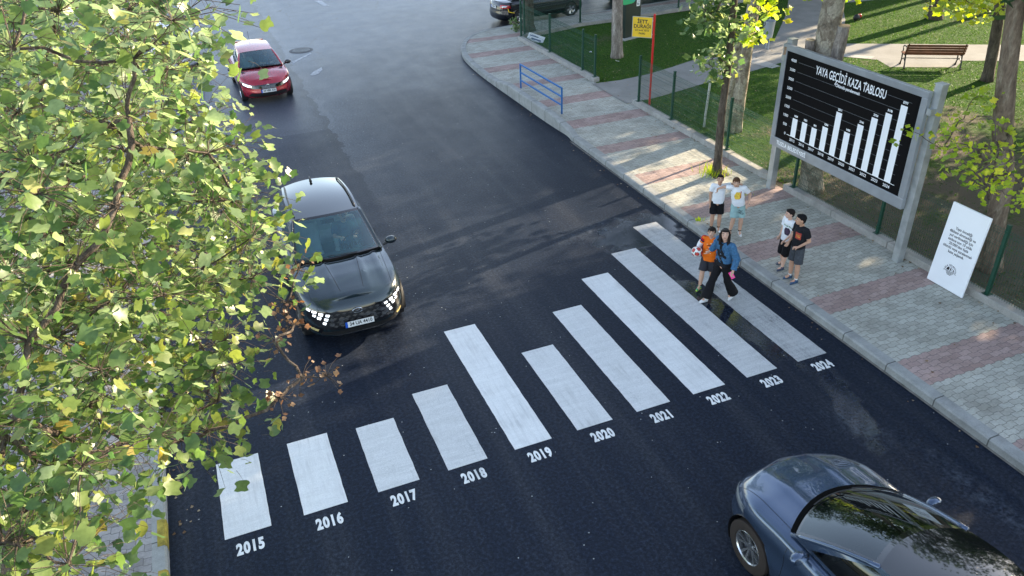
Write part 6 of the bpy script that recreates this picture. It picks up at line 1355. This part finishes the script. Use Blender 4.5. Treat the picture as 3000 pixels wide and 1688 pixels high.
gold=[Vector(v).normalized() for v in [(0,1,1.618),(0,-1,1.618),(0,1,-1.618),(0,-1,-1.618),(1,1.618,0),(-1,1.618,0),(1,-1.618,0),(-1,-1.618,0),(1.618,0,1),(-1.618,0,1),(1.618,0,-1),(-1.618,0,-1)]]
for p in me.polygons:
    d=sorted((Vector(p.center).normalized()-g).length for g in gold)
    if d[0]<.36: p.material_index=1
    elif abs(d[0]-.40)<.03: p.material_index=2
link('shell',me,None,fb)
# the two boys with arms round each other's shoulders
B1=1.36
rt,J,body,to,bo,hd,hs=person((10.66,5.36,.152),math.radians(-122),B1,'black haired boy in plain white shirt and black shorts hugging his friend',
  dict(chest=(0,.01,.72),head=(.02,.0,.905),elR=(-.0,-.125,.63),wrR=(.01,-.115,.48),shL=(-.005,.098,.79),elL=(-.06,.22,.80),wrL=(-.0,.34,.83),hy=-.05,hp=-.3,hdL=(.55,.35,-.6),cvL=.7,fyL=.2),
  SK2,H_BLK,'short',dict(name='t_shirt',m=T_WHT,g=.011,hem=.0,sl=.6,sw=.041),dict(name='shorts',m=T_BLP,len=.85,w=.064),dict(m=S_WHT,sock=SOCK_B))
for s in (1,-1): printpatch(bo,(.0,s*.12,.6),.02,.32,(0,-s,0),T_WHT,'side_stripe',4,.004)
printpatch(bo,(.1,.0,.655),.012,.05,(-1,0,0),T_WHT,'drawstring',3,.004)
B2=1.42
rt,J,body,to,bo,hd,hs=person((10.92,5.02,.152),math.radians(-118),B2,'brown haired boy in white shirt with yellow print and mint shorts',
  dict(pel=(0,.02,.5),waist=(0,.01,.6),chest=(.01,-.02,.72),neck=(.01,-.035,.81),head=(.04,-.06,.885),shL=(0,.08,.775),shR=(.0,-.115,.785),elR=(-.05,-.22,.77),wrR=(-.02,-.315,.75),elL=(-.055,.185,.645),wrL=(.06,.155,.54),hiL=(0,.065,.5),hiR=(0,-.035,.5),knL=(.01,.085,.275),anL=(0,.09,.045),knR=(.02,-.03,.275),anR=(.0,-.06,.045),hy=-.15,hp=-.12,hdL=(.5,-.5,-.4),hdR=(.5,-.1,-.5),cvR=.8,cvL=.8),
  SK3,H_BRN,'fringe',dict(name='t_shirt',m=T_WHT,g=.011,hem=.0,sl=.62,sw=.042),dict(name='shorts',m=T_TEAL,len=.88,w=.062),dict(m=S_WHT,sock=SOCK_B,lace=T_WHT))
YP_=mat('print_yellow',(.75,.5,.06),.8,var=.3,scale=40); printpatch(to,J['chest']+V3(.06,.0,-.055),.15,.17,(-1,0,0),YP_,'shirt_print',8,.004,shape=lambda t:.55+.45*math.sin(PI*min(1,t*1.1)))
printpatch(to,J['chest']+V3(.06,.06,-.03),.02,.15,(-1,0,0),mat('print_red',(.45,.08,.04),.8,var=.3),'shirt_print',4,.006)
for k,(t_,z) in enumerate((('NC',.60),('UILD',.55))): printtext(bo,t_,.055,(.1,.085,z),(-1,-.2,0),INK,-.3)
MB().tube([J['wrL']+V3(0,.02*math.cos(t)*1.05,0)+V3(.02*math.sin(t),0,.004*math.cos(t)) for t in np.linspace(0,2*PI,14)],.008,6,cap=False).build('wristwatch',mat('watch_teal',(.02,.12,.13),.4,var=0),rt)
# the pair further right
B3=1.34
rt,J,body,to,bo,hd,hs=person((10.93,3.38,.152),math.radians(176),B3,'boy in white shirt with dark print and black shorts beside the boy in black',
  dict(head=(.02,0,.905),shL=(0,.095,.785),elL=(.02,.13,.64),wrL=(.1,.09,.53),elR=(.0,-.125,.63),hiL=(0,.05,.5),knL=(.03,.06,.275),anL=(.055,.065,.045),anR=(-.06,-.09,.045),hy=-.3,hp=-.05,hdL=(.6,-.2,-.6)),
  SK1,H_DK,'short',dict(name='t_shirt',m=T_WHT,g=.012,hem=-.03,sl=.7,sw=.042),dict(name='shorts',m=T_BLP,len=1.12,w=.064),dict(m=S_CRC,sole=S_CRC))
printpatch(to,J['chest']+V3(.05,.04,-.10),.13,.16,(-1,-.75,0),mat('print_dark',(.05,.03,.06),.8,var=.5,scale=40),'shirt_print',8,.004,shape=lambda t:.6+.4*math.sin(PI*t)); printtext(to,'SPIDER MAN',.034,J['chest']+V3(.05,.04,.01),(-1,-.75,0),mat('print_green',(.06,.2,.08),.8,var=0))
B4=1.47
rt,J,body,to,bo,hd,hs=person((10.80,2.90,.152),math.radians(176),B4,'boy in black shirt with red square print and grey shorts near the kerb',
  dict(chest=(.01,0,.72),head=(.035,0,.905),elL=(-.05,.13,.635),wrL=(.09,.105,.565),elR=(.0,-.13,.63),wrR=(.1,-.08,.56),anL=(.02,.09,.045),knL=(.02,.075,.275),anR=(.015,-.05,.045),hy=-.4,hp=-.06,hdL=(.7,-.3,.0),cvL=.9),
  SK2,H_BLK,'short',dict(name='t_shirt',m=T_BLK,g=.013,hem=-.01,sl=.65,sw=.043),dict(name='shorts',m=T_GRY,len=.95,w=.06),dict(m=S_BLU,sole=S_BLU,sock=SOCK_W,lace=S_PNK))
printpatch(to,J['chest']+V3(.06,.04,-.035),.12,.13,(-1,-.8,0),mat('print_brick',(.33,.04,.025),.8,var=.6,scale=50),'shirt_print',8,.004)
printpatch(to,J['chest']+V3(.06,.04,-.035),.085,.07,(-1,-.8,0),mat('print_brick2',(.5,.16,.04),.8,var=.8,scale=70),'shirt_print',6,.006)
# people sitting in the cars (upper bodies seen through the windscreens)
def sitter(loc,yaw,label,shirt,skin,hair,H=1.74,hy=0,style='short',sun=False,wheel=True):
    a_=dict(pel=(0,0,.5),waist=(-.03,0,.59),chest=(-.05,0,.71),neck=(-.05,0,.81),head=(-.03,0,.9),shL=(-.05,.11,.78),shR=(-.05,-.11,.78),elL=(.03,.14,.66),elR=(.03,-.14,.66),wrL=(.17,.09,.70) if wheel else (.13,.06,.56),wrR=(.17,-.09,.70) if wheel else (.13,-.06,.56),hiL=(0,.05,.5),hiR=(0,-.05,.5),knL=(.24,.07,.52),knR=(.24,-.07,.52),anL=(.33,.07,.3),anR=(.33,-.07,.3),hy=hy,cvL=1.2,cvR=1.2)
    r=person(loc,yaw,H,label,a_,skin,hair,style,dict(name='shirt',m=shirt,g=.012,hem=.0,sl=.8,sw=.042),dict(name='trousers',m=T_BLP,len=1.9,w=.045),dict(m=S_WHT),kid=False,vox=.012)
    return r
TS=cloth('shirt_sage',(.3,.36,.3)); TD=cloth('shirt_darkblue',(.06,.11,.17))
def carpos(cx,cy,rz,x,y): return (cx+x*math.cos(rz)-y*math.sin(rz),cy+x*math.sin(rz)+y*math.cos(rz))
p=carpos(2.45,6.84,-PI/2,-.34,.385); sitter((p[0],p[1],.65-.87+.09),-PI/2,'driver in a dark shirt behind the windscreen of the graphite SUV',TD,SK1,H_DK,1.7,.1)
p=carpos(2.78,22.05,-PI/2+.03,-.22,.36); sitter((p[0],p[1],.55-.87+.05),-PI/2,'driver of the red hatchback with hands on the wheel',TD,SK1,H_DK,1.66)
p=carpos(2.78,22.05,-PI/2+.03,-.22,-.36); r=sitter((p[0],p[1],.55-.87+.05),-PI/2,'passenger in sage shirt and sunglasses in the red hatchback',TS,SK3,H_DK,1.68,wheel=False)
hd=r[5]; MB().ball(hd(.058,.021,.004),(.012,.026,.02),8,6).ball(hd(.058,-.021,.004),(.012,.026,.02),8,6).build('sunglasses',GBLK,r[2],sm=0)
